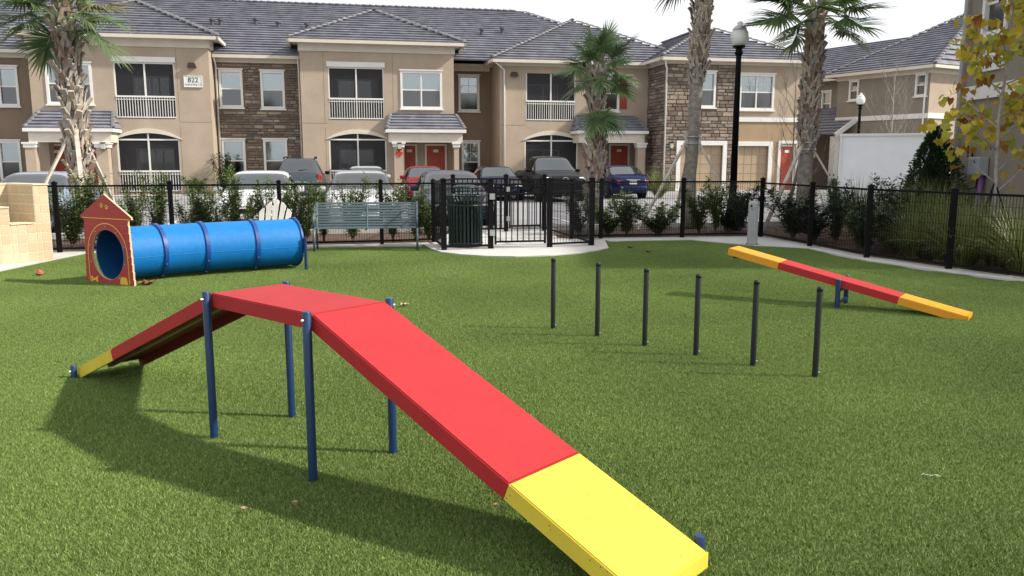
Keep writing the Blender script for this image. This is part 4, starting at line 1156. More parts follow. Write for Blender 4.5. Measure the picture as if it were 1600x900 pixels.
# ------------------------------------------------------------------ tunnel with dog-house front
PLb = Vector((-6.02, 11.47, 0)); PRb = Vector((-5.11, 10.955, 0)); pd = (PRb-PLb); PW = pd.length; pd.normalize(); pang = math.atan2(pd.y, pd.x)
PC = (PLb+PRb)/2
tn = thing('play_tunnel', 'bright blue curved plastic tunnel with a red dog-house front panel', 'tunnel', tuple(PC), pang)
RT, ZT = 0.365, 0.415
PRED = mat('panel_red', (0.40, 0.035, 0.040), 0.5, spec=0.4, var=0.05, vscale=6)
PEDGE = mat('panel_core', (0.60, 0.48, 0.30), 0.6)
PYEL = mat('groove_yellow', (0.80, 0.47, 0.05), 0.5)
TBLUE = mat('tunnel_blue', (0.004, 0.165, 0.47), 0.55, spec=0.3, var=0.10, vscale=14, bump=0.35, bscale=90, detail=8)
TSHADE = mat('tunnel_blue_shaded', (0.004, 0.060, 0.19), 0.7, spec=0.2, var=0.10, vscale=14)  # inner faces of the blue tube, interior shade darkened into their colour
TDARK = mat('tunnel_flange', (0.006, 0.055, 0.25), 0.45, spec=0.5)
def house_panel():
    hw0 = PW/2; hw1 = PW/2-0.045; he = 0.93; ap = 1.245; ov = 0.075
    out = [(hw0, 0.0)]
    for i in range(1, 9):                # clap-board steps down the sides
        z = he*i/9; k = hw0 + (hw1-hw0)*i/9
        out += [(k+0.006, z-0.008), (k-0.006, z)]
    out += [(hw1, he-0.02), (hw1+ov, he-0.02), (hw1+ov, he+0.01), (0.0, ap)]
    left = [(-x, z) for x, z in out[::-1] if x != 0.0]
    out = out + left
    # hole
    n = 48; hole = [(0.345*math.cos(2*math.pi*k/n), ZT + 0.345*math.sin(2*math.pi*k/n)) for k in range(n)]
    bm = bmesh.new()
    vo = [bm.verts.new((x, 0, z)) for x, z in out]; vh = [bm.verts.new((x, 0, z)) for x, z in hole]
    eo = [bm.edges.new((vo[i], vo[(i+1) % len(vo)])) for i in range(len(vo))]; eh = [bm.edges.new((vh[i], vh[(i+1) % n])) for i in range(n)]
    bmesh.ops.triangle_fill(bm, edges=eo+eh, use_beauty=True)
    fs = bm.faces[:]
    for f in [f for f in fs if (f.calc_center_median().x**2 + (f.calc_center_median().z-ZT)**2) < 0.335**2]: bm.faces.remove(f)
    bmesh.ops.recalc_face_normals(bm, faces=bm.faces[:])
    ex = bmesh.ops.extrude_face_region(bm, geom=bm.faces[:])
    bmesh.ops.translate(bm, verts=[v for v in ex['geom'] if isinstance(v, bmesh.types.BMVert)], vec=(0, 0.028, 0))
    bmesh.ops.recalc_face_normals(bm, faces=bm.faces[:])
    me = bpy.data.meshes.new('front_panel'); bm.to_mesh(me); bm.free()
    me.materials.append(PRED); me.materials.append(PEDGE)
    for p_ in me.polygons: p_.material_index = 0 if abs(p_.normal.y) > 0.7 else 1
    return inst('front_panel', me, tn)
fp = house_panel()
# engraved lines: boards, arch, gable line
gl = MB()
for i in range(1, 9):
    z = 0.93*i/9
    if abs(z-ZT) < 0.43:
        xi = math.sqrt(max(0, 0.43**2-(z-ZT)**2)) if z > ZT else 0.43
        hw = PW/2-0.045*i/9-0.01
        gl.bx(-hw, -xi-0.005, -0.0025, -0.0005, z-0.0025, z+0.0025); gl.bx(xi+0.005, hw, -0.0025, -0.0005, z-0.0025, z+0.0025)
    else:
        hw = PW/2-0.045*i/9-0.01; gl.bx(-hw, hw, -0.0025, -0.0005, z-0.0025, z+0.0025)
gl.build('board_groove', mat('groove_red', (0.50, 0.10, 0.07), 0.5), fp)
b = MB(); b.bx(-PW/2+0.01, PW/2-0.01, -0.004, -0.0005, 0.907, 0.917)
b.build('gable_line', PYEL, fp)
b = MB(); arcv = []
n = 30
for ro in (0.436, 0.422):
    arcv.append([(-ro, 0.0)] + [(ro*math.cos(math.pi - math.pi*k/n), ZT + (ro)*math.sin(math.pi*k/n)) for k in range(n+1)] + [(ro, 0.0)])
for k in range(len(arcv[0])-1):
    a_, c_ = arcv[0][k], arcv[0][k+1]; d_, e_ = arcv[1][k], arcv[1][k+1]
    b.quad((d_[0], -0.003, d_[1]), (e_[0], -0.003, e_[1]), (c_[0], -0.003, c_[1]), (a_[0], -0.003, a_[1]))
b.build('arch_line', PYEL, fp)
n = 40; b = MB()
for k in range(n):
    a0 = 2*math.pi*k/n; a1 = 2*math.pi*(k+1)/n
    b.quad((0.345*math.cos(a0), -0.003, ZT+0.345*math.sin(a0)), (0.351*math.cos(a0), -0.003, ZT+0.351*math.sin(a0)), (0.351*math.cos(a1), -0.003, ZT+0.351*math.sin(a1)), (0.345*math.cos(a1), -0.003, ZT+0.345*math.sin(a1)))
b.build('hole_edge', mat('hole_bevel', (0.46, 0.22, 0.14), 0.6), fp)
def disc(b, x, z, rx, rz, y=-0.003, n=12):
    b.add([(x+rx*math.cos(-2*math.pi*k/n), y, z+rz*math.sin(-2*math.pi*k/n)) for k in range(n)], [tuple(range(n))[::-1]])
for px_ in (-0.055, 0.055):
    b = MB(); zz = 1.045 + (0.03 if px_ < 0 else 0.01)
    disc(b, px_, zz, 0.022, 0.018)
    for dx, dz in ((-0.028, 0.022), (-0.010, 0.036), (0.012, 0.036), (0.030, 0.020)): disc(b, px_+dx, zz+dz, 0.008, 0.011)
    b.build('paw_print', PYEL, fp)
b = MB(); bx_, bz = -0.33, 0.055       # bone
b.bx(bx_-0.05, bx_+0.05, -0.003, -0.001, bz-0.016, bz+0.016)
for sx in (-1, 1):
    for sz in (-1, 1): disc(b, bx_+sx*0.055, bz+sz*0.02, 0.024, 0.024, -0.0035)
b.build('bone_print', PYEL, fp)
b = MB(); bx_, bz = 0.31, 0.065        # bowl
b.xz([(bx_-0.085, bz-0.045), (bx_+0.085, bz-0.045), (bx_+0.065, bz+0.045), (bx_-0.065, bz+0.045)], -0.003, -0.001)
disc(b, bx_, bz+0.045, 0.066, 0.012, -0.0034)
b.build('bowl_print', PYEL, fp)
me = MB().tube([(0, 0.0, 0), (0, -0.010, 0)], 0.010, 8).mesh('bolt', METAL)
for k in range(10):
    a = 2*math.pi*(k+0.5)/10; inst('bolt', me, fp, (0.385*math.cos(a), 0, ZT+0.385*math.sin(a)))
for x_, z_ in ((-0.46, 0.06), (0.46, 0.06), (-0.47, 0.40), (0.46, 0.40)): inst('bolt', me, fp, (x_, 0, z_))
# tube along a curve (local frame of the panel)
invR = Matrix.Rotation(-pang, 3, 'Z')
P0 = Vector((0, 0.03, 0)); P3 = invR @ (Vector((-3.46, 13.0, 0)) - PC)
h0 = Vector((0.10, 1.0, 0)).normalized(); h3 = invR @ Vector((math.cos(R(37)), math.sin(R(37)), 0))
Lc = (P3-P0).length
def bez(t):
    A, B, C_, D = P0, P0 + h0*Lc*0.36, P3 - h3*Lc*0.36, P3
    return A*(1-t)**3 + B*3*t*(1-t)**2 + C_*3*t*t*(1-t) + D*t**3
def tub(name, t0, t1, r, m, n=12, seg=40, parent=tn, thick=0.012):
    pts = [bez(t0+(t1-t0)*i/n) + Vector((0, 0, ZT)) for i in range(n+1)]
    b = MB(); b.tube(pts, r, seg, cap=False); nv = len(b.v)
    b.tube(pts, r-thick, seg, cap=False)
    b.f = b.f[:len(b.f)//2] + [f[::-1] for f in b.f[len(b.f)//2:]]
    for k in range(seg):
        k2 = (k+1) % seg
        b.f.append((k, nv+k, nv+k2, k2)); e_ = n*seg; b.f.append((e_+k2, nv+e_+k2, nv+e_+k, e_+k))
    o = b.build(name, m, parent, smooth=True, sharp=0.7)
    o.data.materials.append(TSHADE); nf = n*seg
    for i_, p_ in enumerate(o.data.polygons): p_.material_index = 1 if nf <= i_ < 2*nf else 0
    return o
joints = [0.0, 0.235, 0.475, 0.755, 1.0]
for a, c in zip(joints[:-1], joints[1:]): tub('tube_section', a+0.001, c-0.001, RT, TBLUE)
for k, j in enumerate(joints[1:]):
    fl = tub('flange', j-0.010, j+0.010 if j < 1 else 1.0, RT+0.025, TDARK, n=2, thick=0.037)
    t_ = (bez(min(1, j+0.01)) - bez(j-0.01)).normalized(); sd = t_.cross(Vector((0, 0, 1))).normalized()
    me = MB().lathe([(0.0, -0.006), (0.009, -0.006), (0.009, 0.006), (0.0, 0.006)], 8).mesh('bolt', METAL)
    for q in range(10):
        a = 2*math.pi*(q+0.3)/10
        inst('bolt', me, fl, bez(j) + Vector((0, 0, ZT)) + (sd*math.cos(a) + Vector((0, 0, 1))*math.sin(a))*(RT+0.027))
# seam lines of the moulded halves
for a, c in zip(joints[:-1], joints[1:]):
    pts = []
    for i in range(9):
        t_ = a+0.012+(c-a-0.024)*i/8; tg = (bez(min(1, t_+0.01))-bez(max(0, t_-0.01))).normalized(); sd = tg.cross(Vector((0, 0, 1))).normalized()
        an = -0.12
        pts.append(bez(t_) + Vector((0, 0, ZT)) + (sd*math.cos(an) + Vector((0, 0, 1))*math.sin(an))*RT)
    MB().tube(pts, 0.004, 6).build('seam', TBLUE, tn)
sd = h3.cross(Vector((0, 0, 1))).normalized()
for s_ in (-1, 1):
    q = bez(1.0) + sd*s_*(RT+0.055); MB().tube([(q.x, q.y, 0), (q.x, q.y, 0.52)], 0.024, 12).build('leg', BLUEP, tn, smooth=True, sharp=0.6)

# ------------------------------------------------------------------ tiled low wall
TILE = mat('travertine_tile', (0.56, 0.445, 0.29), 0.75, var=0.26, vscale=7, bump=0.4, bscale=22, detail=9)
GROUT = mat('tile_grout', (0.74, 0.66, 0.52), 0.9)
FR0 = G(84.4, 405.3, SL); FL0 = G(-2, 414.2, SL); td = (FR0-FL0).normalized(); tang = math.atan2(td.y, td.x)
tw = thing('tiled_wall', 'cream tiled low wall with a stepped notch at the left edge', 'wall', (FR0.x, FR0.y, SL), tang)
TS = 0.157; rows = 8; TH_ = rows*TS; dpt = 1.08; g_ = 0.012
cols_w = [1, 0.55, 1, 1, 0.6] + [1]*13
cols_h = [8, 8, 4, 4, 4] + [5.75]*6 + [8]*7
core = MB(); x = 0.0; tmesh = [MB().rbox((0, 0, 0), (1, 0.02, 1), 0.004).mesh('tile', m_) for m_ in (TILE, mat('travertine_pale', (0.59, 0.475, 0.32), 0.75, var=0.22, vscale=9, bump=0.4, bscale=22, detail=9), mat('travertine_tan', (0.52, 0.415, 0.27), 0.75, var=0.28, vscale=8, bump=0.4, bscale=22, detail=9), mat('travertine_warm', (0.545, 0.43, 0.27), 0.75, var=0.25, vscale=6, bump=0.4, bscale=22, detail=9))]
rnd = random.Random(5)
def tile(x, y, z, w, h, side_=False):
    o = inst('tile', rnd.choice(tmesh), tw, (x, y, z), (0, 0, math.pi/2 if side_ else 0)); o.scale = (w-0.011, 1, h-0.011)
for w_, h_ in zip(cols_w, cols_h):
    x1_ = x; x0_ = x-w_*TS; x = x0_
    core.bx(x0_, x1_, g_, 0.30, 0.0, h_*TS)
    z = 0.0
    while z < h_-0.01:
        hh = min(1.0, h_-z); tile((x0_+x1_)/2, 0.016, (z+hh/2)*TS, w_*TS, hh*TS); z += hh
    if x1_ < -1.5*TS:
        for r_ in range(3, rows): tile((x0_+x1_)/2, dpt-0.243, (r_+0.5)*TS, w_*TS, TS)
XE = x; PX = -1.55*TS
core.bx(PX, 0, 0.301, dpt, 0, TH_)
core.bx(XE, PX-0.0005, dpt-0.25, dpt, 0, TH_)
core.build('wall_core', GROUT, tw)
for r_ in range(rows):
    for k in range(6): tile(-0.006, 0.03+(k+0.5)*TS*1.1, (r_+0.5)*TS, TS*1.1, TS, True)
    for k in range(5):
        if r_ > 2: tile(PX+0.006, 0.03+(k+0.5)*TS*1.0, (r_+0.5)*TS, TS, TS, True)
CAPT = mat('cap_tile', (0.72, 0.60, 0.40), 0.7, var=0.1, vscale=5)
for q in ((PX, 0.012, -0.012, dpt+0.01, TH_), (XE, PX-0.002, dpt-0.27, dpt+0.01, TH_), (-4.15*TS, PX-0.02, -0.01, 0.302, 4*TS), (-10.15*TS, -4.15*TS-0.002, -0.01, 0.302, 5.75*TS)):
    MB().bx(q[0], q[1], q[2], q[3], q[4], q[4]+0.02).build('coping', CAPT, tw)

# ------------------------------------------------------------------ bench
BEN = mat('bench_teal', (0.075, 0.112, 0.128), 0.42, spec=0.5, var=0.05, vscale=5)
B0 = G(492, 394, 0); B1 = G(652, 392, 0); bd = (B1-B0); BL = bd.length; bd.normalize()
bn = thing('park_bench', 'teal grey metal slat bench facing the turf in front of the fence', 'bench', (B0.x, B0.y, 0), math.atan2(bd.y, bd.x))
bl0, bl1 = -0.02, BL+0.02
me = MB().rbox((0, 0, 0), (bl1-bl0-0.06, 0.014, 0.040), 0.004).mesh('slat', BEN)
for i in range(9):                       # backrest, leaning back
    t_ = i/8; inst('slat', me, bn, ((bl0+bl1)/2, 0.46+0.13*t_, 0.47+0.40*t_), (R(-17), 0, 0))
me2 = MB().rbox((0, 0, 0), (bl1-bl0-0.06, 0.045, 0.014), 0.004).mesh('slat', BEN)
for i in range(8): inst('slat', me2, bn, ((bl0+bl1)/2, 0.02+0.058*i, 0.435-0.012*math.sin(math.pi*i/7)))
for x in (bl0+0.015, bl1-0.015):
    fr = MB()
    fr.tube([(x, 0.0, 0), (x, 0.0, 0.44)], 0.021, 10); fr.tube([(x, 0.0, 0.44), (x, 0.40, 0.42)], 0.021, 10)
    fr.build('front_leg', BEN, bn, smooth=True)
    fr = MB(); fr.tube([(x, 0.47, 0), (x, 0.43, 0.42), (x, 0.60, 0.90)], 0.021, 10); fr.build('rear_leg', BEN, bn, smooth=True)
    fr = MB(); fr.tube([(x, 0.0, 0.44), (x, -0.02, 0.60), (x, 0.03, 0.66), (x, 0.40, 0.67), (x, 0.50, 0.64)], 0.019, 10); fr.build('armrest', BEN, bn, smooth=True)
MB().tube([((bl0+bl1)/2, 0.02, 0.41), ((bl0+bl1)/2, 0.44, 0.41), ((bl0+bl1)/2, 0.58, 0.86)], 0.018, 8).build('middle_brace', BEN, bn, smooth=True)

# ------------------------------------------------------------------ white slatted chair
CH = mat('chair_white', (0.72, 0.69, 0.63), 0.7, var=0.10, vscale=12)
ch = thing('garden_chair', 'weathered white chair with fan back of five slats behind the blue tunnel', 'chair', (-4.36, 14.45, 0), R(-12))
hs = [0.60, 0.72, 0.78, 0.72, 0.60]
for i in range(5):
    x = (i-2)*0.108; b = MB(); w = 0.096; h = hs[i]
    pts = [(-w/2*0.82, 0), (w/2*0.82, 0), (w/2, h*0.92)]
    pts += [(w/2*math.cos(math.pi*k/8), h*0.92 + 0.05*math.sin(math.pi*k/8)) for k in range(1, 8)] if i == 2 else ([(w*0.15, h), (-w/2, h-0.0)] if i < 2 else [(w/2, h-0.05), (-w*0.15, h+0.0)])
    if i < 2: pts = [(-w/2*0.82, 0), (w/2*0.82, 0), (w/2, h), (w*0.1, h-0.01), (-w/2, h-0.07)]
    if i > 2: pts = [(-w/2*0.82, 0), (w/2*0.82, 0), (w/2, h-0.07), (-w*0.1, h-0.01), (-w/2, h)]
    b.xz(pts, -0.011, 0.011)
    o = b.build('back_slat', CH, ch); o.location = (x, 0.22, 0.27); o.rotation_euler = (R(-20), R((i-2)*3.0), 0)
me = MB().rbox((0, 0, 0), (0.54, 0.085, 0.02), 0.004).mesh('seat_slat', CH)
for i in range(6): inst('seat_slat', me, ch, (0, -0.28+0.09*i, 0.36-0.018*i), (R(-10), 0, 0))
for sx in (-1, 1):
    MB().bx(sx*0.29-0.012, sx*0.29+0.012, -0.33, -0.24, 0, 0.56).build('front_leg', CH, ch)
    MB().bar((sx*0.265, -0.32, 0.33), (sx*0.265, 0.55, 0.04), 0.022, 0.10).build('rear_leg', CH, ch)
    MB().bx(sx*0.32-0.065, sx*0.32+0.065, -0.38, 0.34, 0.561, 0.582).build('armrest', CH, ch)

# ------------------------------------------------------------------ trash can
TG = mat('can_green', (0.010, 0.030, 0.024), 0.4, spec=0.5)
tc_ = thing('trash_can', 'dark green slatted trash can with open domed lid behind the entry fence', 'trash can', (-0.905, 15.92, SL+0.004))
rc = 0.325
MB().lathe([(rc-0.05, 0.10), (rc-0.05, 0.86), (rc-0.06, 0.86), (rc-0.06, 0.11)], 24).build('liner', BLACK, tc_, smooth=True, sharp=0.6)
for z in (0.07, 0.80):
    b = MB(); b.tube([(rc*math.cos(2*math.pi*k/32), rc*math.sin(2*math.pi*k/32), z) for k in range(33)], 0.018, 8, cap=False); b.build('hoop', TG, tc_, smooth=True)
b = MB(); b.tube([((rc+0.07)*math.cos(2*math.pi*k/32), (rc+0.07)*math.sin(2*math.pi*k/32), 0.985) for k in range(33)], 0.014, 8, cap=False); b.build('rim', TG, tc_, smooth=True)
b = MB()
q = [(rc, 0.02, 0.02), (rc, 0.02, 0.84), (rc+0.025, 0.02, 0.90), (rc+0.07, 0.02, 0.985)]
sl = MB(); 
for (a, c) in zip(q[:-1], q[1:]): sl.bar((a[0], 0, a[2]), (c[0], 0, c[2]), 0.04, 0.010, up=Vector((1, 0, 0)))
me = sl.mesh('slat', TG)
for k in range(28): inst('slat', me, tc_, (0, 0, 0), (0, 0, 2*math.pi*k/28))
MB().lathe([(rc-0.01, 0.0), (rc-0.01, 0.02)], 24).build('base', TG, tc_)
lid = MB().lathe([(0.245, 1.13), (0.24, 1.15), (0.20, 1.175), (0.10, 1.195), (0.0, 1.20)], 24).build('lid', TG, tc_, smooth=True)
for k in range(4):
    a = 2*math.pi*k/4+0.5; MB().tube([((rc)*math.cos(a), rc*math.sin(a), 0.90), (0.22*math.cos(a), 0.22*math.sin(a), 1.14)], 0.011, 8).build('lid_support', TG, tc_)

# ------------------------------------------------------------------ grey post with push button
PG = mat('post_grey', (0.34, 0.345, 0.36), 0.55, var=0.08, vscale=6, bump=0.1, bscale=80)
fpo = G(1175, 381.5, SL)
ft = thing('push_button_post', 'grey round-topped post with chrome button on the concrete corner pad', 'post', (fpo.x, fpo.y, SL), R(-14))
b = MB(); w = 0.20; n = 10; dp = 0.15; bm = bmesh.new()
sec = []
for k in range(24):
    a = 2*math.pi*k/24; c_, s_ = math.cos(a), math.sin(a); sec.append((math.copysign(abs(c_)**0.6, c_)*w/2, math.copysign(abs(s_)**0.6, s_)*dp/2))
prof = [(1.0, 0.0), (1.0, 0.79), (0.985, 0.82), (0.92, 0.838), (0.75, 0.852), (0.4, 0.86), (0.05, 0.862)]
vs_ = []; fs_ = []
for kk, (s_, z) in enumerate(prof): vs_ += [(x*s_, y*s_, z) for x, y in sec]
for i in range(len(prof)-1):
    for k in range(24): k2 = (k+1) % 24; fs_.append((i*24+k, i*24+k2, (i+1)*24+k2, (i+1)*24+k))
fs_.append(tuple((len(prof)-1)*24+k for k in range(24)))
b.add(vs_, fs_); b.build('body', PG, ft, smooth=True, sharp=0.8)
MB().tube([(-0.045, -dp/2-0.004, 0.765), (-0.045, -dp/2+0.01, 0.765)], 0.022, 14).build('nozzle', BLACK, ft)
MB().tube([(-0.03, -dp/2-0.022, 0.725), (-0.03, -dp/2+0.01, 0.725)], 0.018, 14).build('button', mat('chrome', (0.8, 0.8, 0.82), 0.12, metal=1.0), ft, smooth=True, sharp=0.6)
MB().tube([(-0.115, 0.0, 0.50), (-0.09, 0.0, 0.50)], 0.02, 10).build('side_knob', METAL, ft)
MB().rbox((0, 0, 0.006), (0.24, 0.19, 0.012), 0.003).build('base_plate', mat('rusty_plate', (0.20, 0.13, 0.09), 0.8, var=0.4, vscale=14), ft)

# ------------------------------------------------------------------ ball and litter on the turf
bl = G(62, 432, 0.0)
ba = thing('ball', 'small red ball lying on the turf beside the concrete walk', 'ball', (bl.x, bl.y, 0))
bm = bmesh.new(); bmesh.ops.create_icosphere(bm, subdivisions=3, radius=0.048); me = bpy.data.meshes.new('ball_skin'); bm.to_mesh(me); bm.free()
me.materials.append(mat('ball_red', (0.42, 0.07, 0.045), 0.45, var=0.15, vscale=20)); me.polygons.foreach_set('use_smooth', [True]*len(me.polygons))
inst('ball_skin', me, ba, (0, 0, 0.058))
b = MB(); b.tube([(0.049*math.cos(2*math.pi*k/24), 0.049*math.sin(2*math.pi*k/24), 0.058+0.012*math.sin(4*math.pi*k/24)) for k in range(25)], 0.0025, 6, cap=False); b.build('seam', mat('ball_seam', (0.55, 0.40, 0.30), 0.6), ba)
def dry_leaf(r, seed, m, name='dry_leaf'):
    rnd = random.Random(seed); n = 22; b = MB(); vs_ = [(0, 0, 0.012)]
    for k in range(n):
        a = 2*math.pi*k/n; rr = r*(0.55 + 0.45*abs(math.cos(2.5*a)) + rnd.uniform(-0.08, 0.08)); vs_.append((rr*math.cos(a), rr*math.sin(a)*0.8, 0.028 + abs(math.sin(3*a+seed))*r*0.42*rnd.uniform(0.4, 1)))
    b.add(vs_, [(0, 1+k, 1+(k+1) % n) for k in range(n)])
    n0 = len(b.v); b.add([(x, y, z-0.003) for x, y, z in vs_], [(0, 1+(k+1) % n, 1+k) for k in range(n)])
    return b.build(name, m)
DL = mat('dead_leaf', (0.20, 0.085, 0.04), 0.8, var=0.4, vscale=20)
DL2 = mat('pale_leaf', (0.48, 0.36, 0.20), 0.8, var=0.3, vscale=20)
o = dry_leaf(0.12, 1, DL); p_ = G(230, 447); o.location = (p_.x, p_.y, 0.01); tag(o, 'curled brown dead leaf on the turf beside the tunnel front', 'leaf')
lit = [((985, 389), 0.07, DL, 'small curled brown leaf on the turf right of the entry pad'), ((1013, 396), 0.06, DL, 'small dark leaf on the turf between entry pad and seesaw'), ((775, 800), 0.018, DL2, 'tiny pale leaf scrap in the shadow under the ramp'), ((461, 796), 0.018, DL2, 'tiny pale scrap in the ramp shadow near the front leg'), ((382, 806), 0.02, DL2, 'tiny pale scrap at the edge of the ramp shadow'), ((632, 481), 0.06, DL2, 'dry curled leaf on the turf just behind the ramp platform')]
for (q, r_, m, lb) in lit:
    o = dry_leaf(r_, int(q[0]), m); p_ = G(*q); o.location = (p_.x, p_.y, 0.012); tag(o, lb, 'leaf')
# pale worn streak of bare backing: flakes
wp = G(1467, 750)
fl = thing('litter_scrap', 'thin white scraps lying in the turf at the lower right', 'litter', (wp.x, wp.y, 0))
rnd = random.Random(2); me = MB().rbox((0, 0, 0), (0.022, 0.006, 0.003), 0.001).mesh('flake', mat('flake_white', (0.42, 0.45, 0.38), 0.7))
for k in range(5): inst('flake', me, fl, (-0.09+0.022*k+rnd.uniform(-.01, .01), 0.012-0.004*k+rnd.uniform(-.006, .006), 0.027), (rnd.uniform(-.3, .3), rnd.uniform(-.2, .2), rnd.uniform(-.5, .4)))
# ================================================================== CARS
TYRE = mat('tyre', (0.02, 0.02, 0.021), 0.8)
RIM = mat('alloy', (0.52, 0.53, 0.55), 0.35, metal=0.8)
CGL = mat('car_glass', (0.012, 0.018, 0.022), 0.03, spec=0.5); CGL.node_tree.nodes['Principled BSDF'].inputs['IOR'].default_value = 2.3
TLR = mat('tail_red', (0.38, 0.012, 0.012), 0.2, spec=0.6)
HLG = mat('headlamp', (0.70, 0.72, 0.74), 0.15, spec=0.8)
CHR = mat('chrome', (0.8, 0.8, 0.82), 0.12, metal=1.0)
PLT = mat('licence_plate', (0.62, 0.62, 0.58), 0.5)
def paint(name, col, metal=0.3): return mat('paint_'+name, col, 0.22, metal=0.0, coat=0.4 if max(col) > 0.3 else 0.0, spec=0.32)
def ip(x, tab):
    xs = [t[0] for t in tab]; ys = [t[1] for t in tab]
    return float(np.interp(x, xs, ys))
def smooth_tab(tab, L, n=160, k=3):
    xs = np.linspace(0, L, n); ys = np.interp(xs, [t[0] for t in tab], [t[1] for t in tab])
    for _ in range(k): ys[1:-1] = 0.25*ys[:-2] + 0.5*ys[1:-1] + 0.25*ys[2:]
    return lambda x: float(np.interp(x, xs, ys))
SPEC = {
 'sedan': dict(L=4.7, W=1.80, H=1.44, top=[(0, 0.62), (0.12, 0.72), (0.6, 0.80), (1.25, 0.93), (1.36, 0.96), (2.05, 1.36), (2.35, 1.425), (2.9, 1.44), (3.35, 1.39), (4.05, 1.05), (4.25, 1.03), (4.58, 0.98), (4.7, 0.78)],
   belt=[(0, 0.60), (0.3, 0.70), (1.3, 0.88), (2.2, 0.92), (3.5, 0.95), (4.3, 0.97), (4.7, 0.76)], half=[(0, 0.62), (0.15, 0.78), (0.5, 0.87), (1.2, 0.90), (3.6, 0.90), (4.3, 0.84), (4.6, 0.74), (4.7, 0.62)],
   ws=(1.42, 2.12), rw=(3.38, 4.02), side=(1.75, 3.75), wheels=(0.88, 3.66), wr=0.325),
 'suv': dict(L=4.75, W=1.88, H=1.78, top=[(0, 0.78), (0.12, 0.92), (0.7, 1.04), (1.15, 1.10), (1.28, 1.13), (1.85, 1.66), (2.15, 1.75), (3.0, 1.78), (4.15, 1.74), (4.35, 1.66), (4.58, 1.18), (4.68, 1.08), (4.75, 0.85)],
   belt=[(0, 0.74), (0.3, 0.90), (1.2, 1.05), (2.2, 1.08), (3.6, 1.10), (4.4, 1.12), (4.75, 0.83)], half=[(0, 0.68), (0.15, 0.84), (0.5, 0.92), (1.2, 0.94), (4.0, 0.94), (4.55, 0.90), (4.75, 0.80)],
   ws=(1.32, 1.90), rw=(4.32, 4.58), side=(1.6, 4.2), wheels=(0.92, 3.72), wr=0.37),
 'pickup': dict(L=5.7, W=1.98, H=1.86, top=[(0, 0.95), (0.10, 1.08), (0.8, 1.15), (1.45, 1.20), (1.58, 1.23), (2.2, 1.74), (2.5, 1.83), (3.2, 1.86), (3.6, 1.80), (3.78, 1.25), (3.9, 1.20), (5.6, 1.20), (5.7, 1.05)],
   belt=[(0, 0.92), (0.3, 1.05), (1.5, 1.15), (2.4, 1.18), (3.7, 1.19), (5.6, 1.17), (5.7, 1.02)], half=[(0, 0.82), (0.15, 0.92), (0.5, 0.98), (1.2, 0.99), (5.4, 0.99), (5.7, 0.93)],
   ws=(1.62, 2.26), rw=(3.58, 3.78), side=(1.95, 3.55), wheels=(1.02, 4.55), wr=0.40)}
WM = {}
def wheel_mesh(r):
    if r in WM: return WM[r]
    t = MB(); n = 22; pr = [(r*0.66, -0.10), (r*0.94, -0.11), (r, -0.07), (r, 0.07), (r*0.94, 0.11), (r*0.66, 0.10)]
    vs_ = [(q*math.cos(2*math.pi*k/n), y, q*math.sin(2*math.pi*k/n)) for q, y in pr for k in range(n)]
    fs_ = [(i*n+k, (i+1)*n+k, (i+1)*n+(k+1) % n, i*n+(k+1) % n) for i in range(len(pr)-1) for k in range(n)]
    t.add(vs_, fs_); tm_ = t.mesh('tyre', TYRE, True)
    w = MB(); pr = [(r*0.67, -0.085), (r*0.60, -0.095), (r*0.56, -0.06), (r*0.2, -0.075), (0.01, -0.08)]
    vs_ = [(q*math.cos(2*math.pi*k/n), y, q*math.sin(2*math.pi*k/n)) for q, y in pr for k in range(n)]
    fs_ = [(i*n+k, (i+1)*n+k, (i+1)*n+(k+1) % n, i*n+(k+1) % n) for i in range(len(pr)-1) for k in range(n) if not (i == 2 and (k % 4) in (1, 2))]
    w.add(vs_, fs_); wm_ = w.mesh('rim', RIM, True)
    WM[r] = (tm_, wm_); return WM[r]
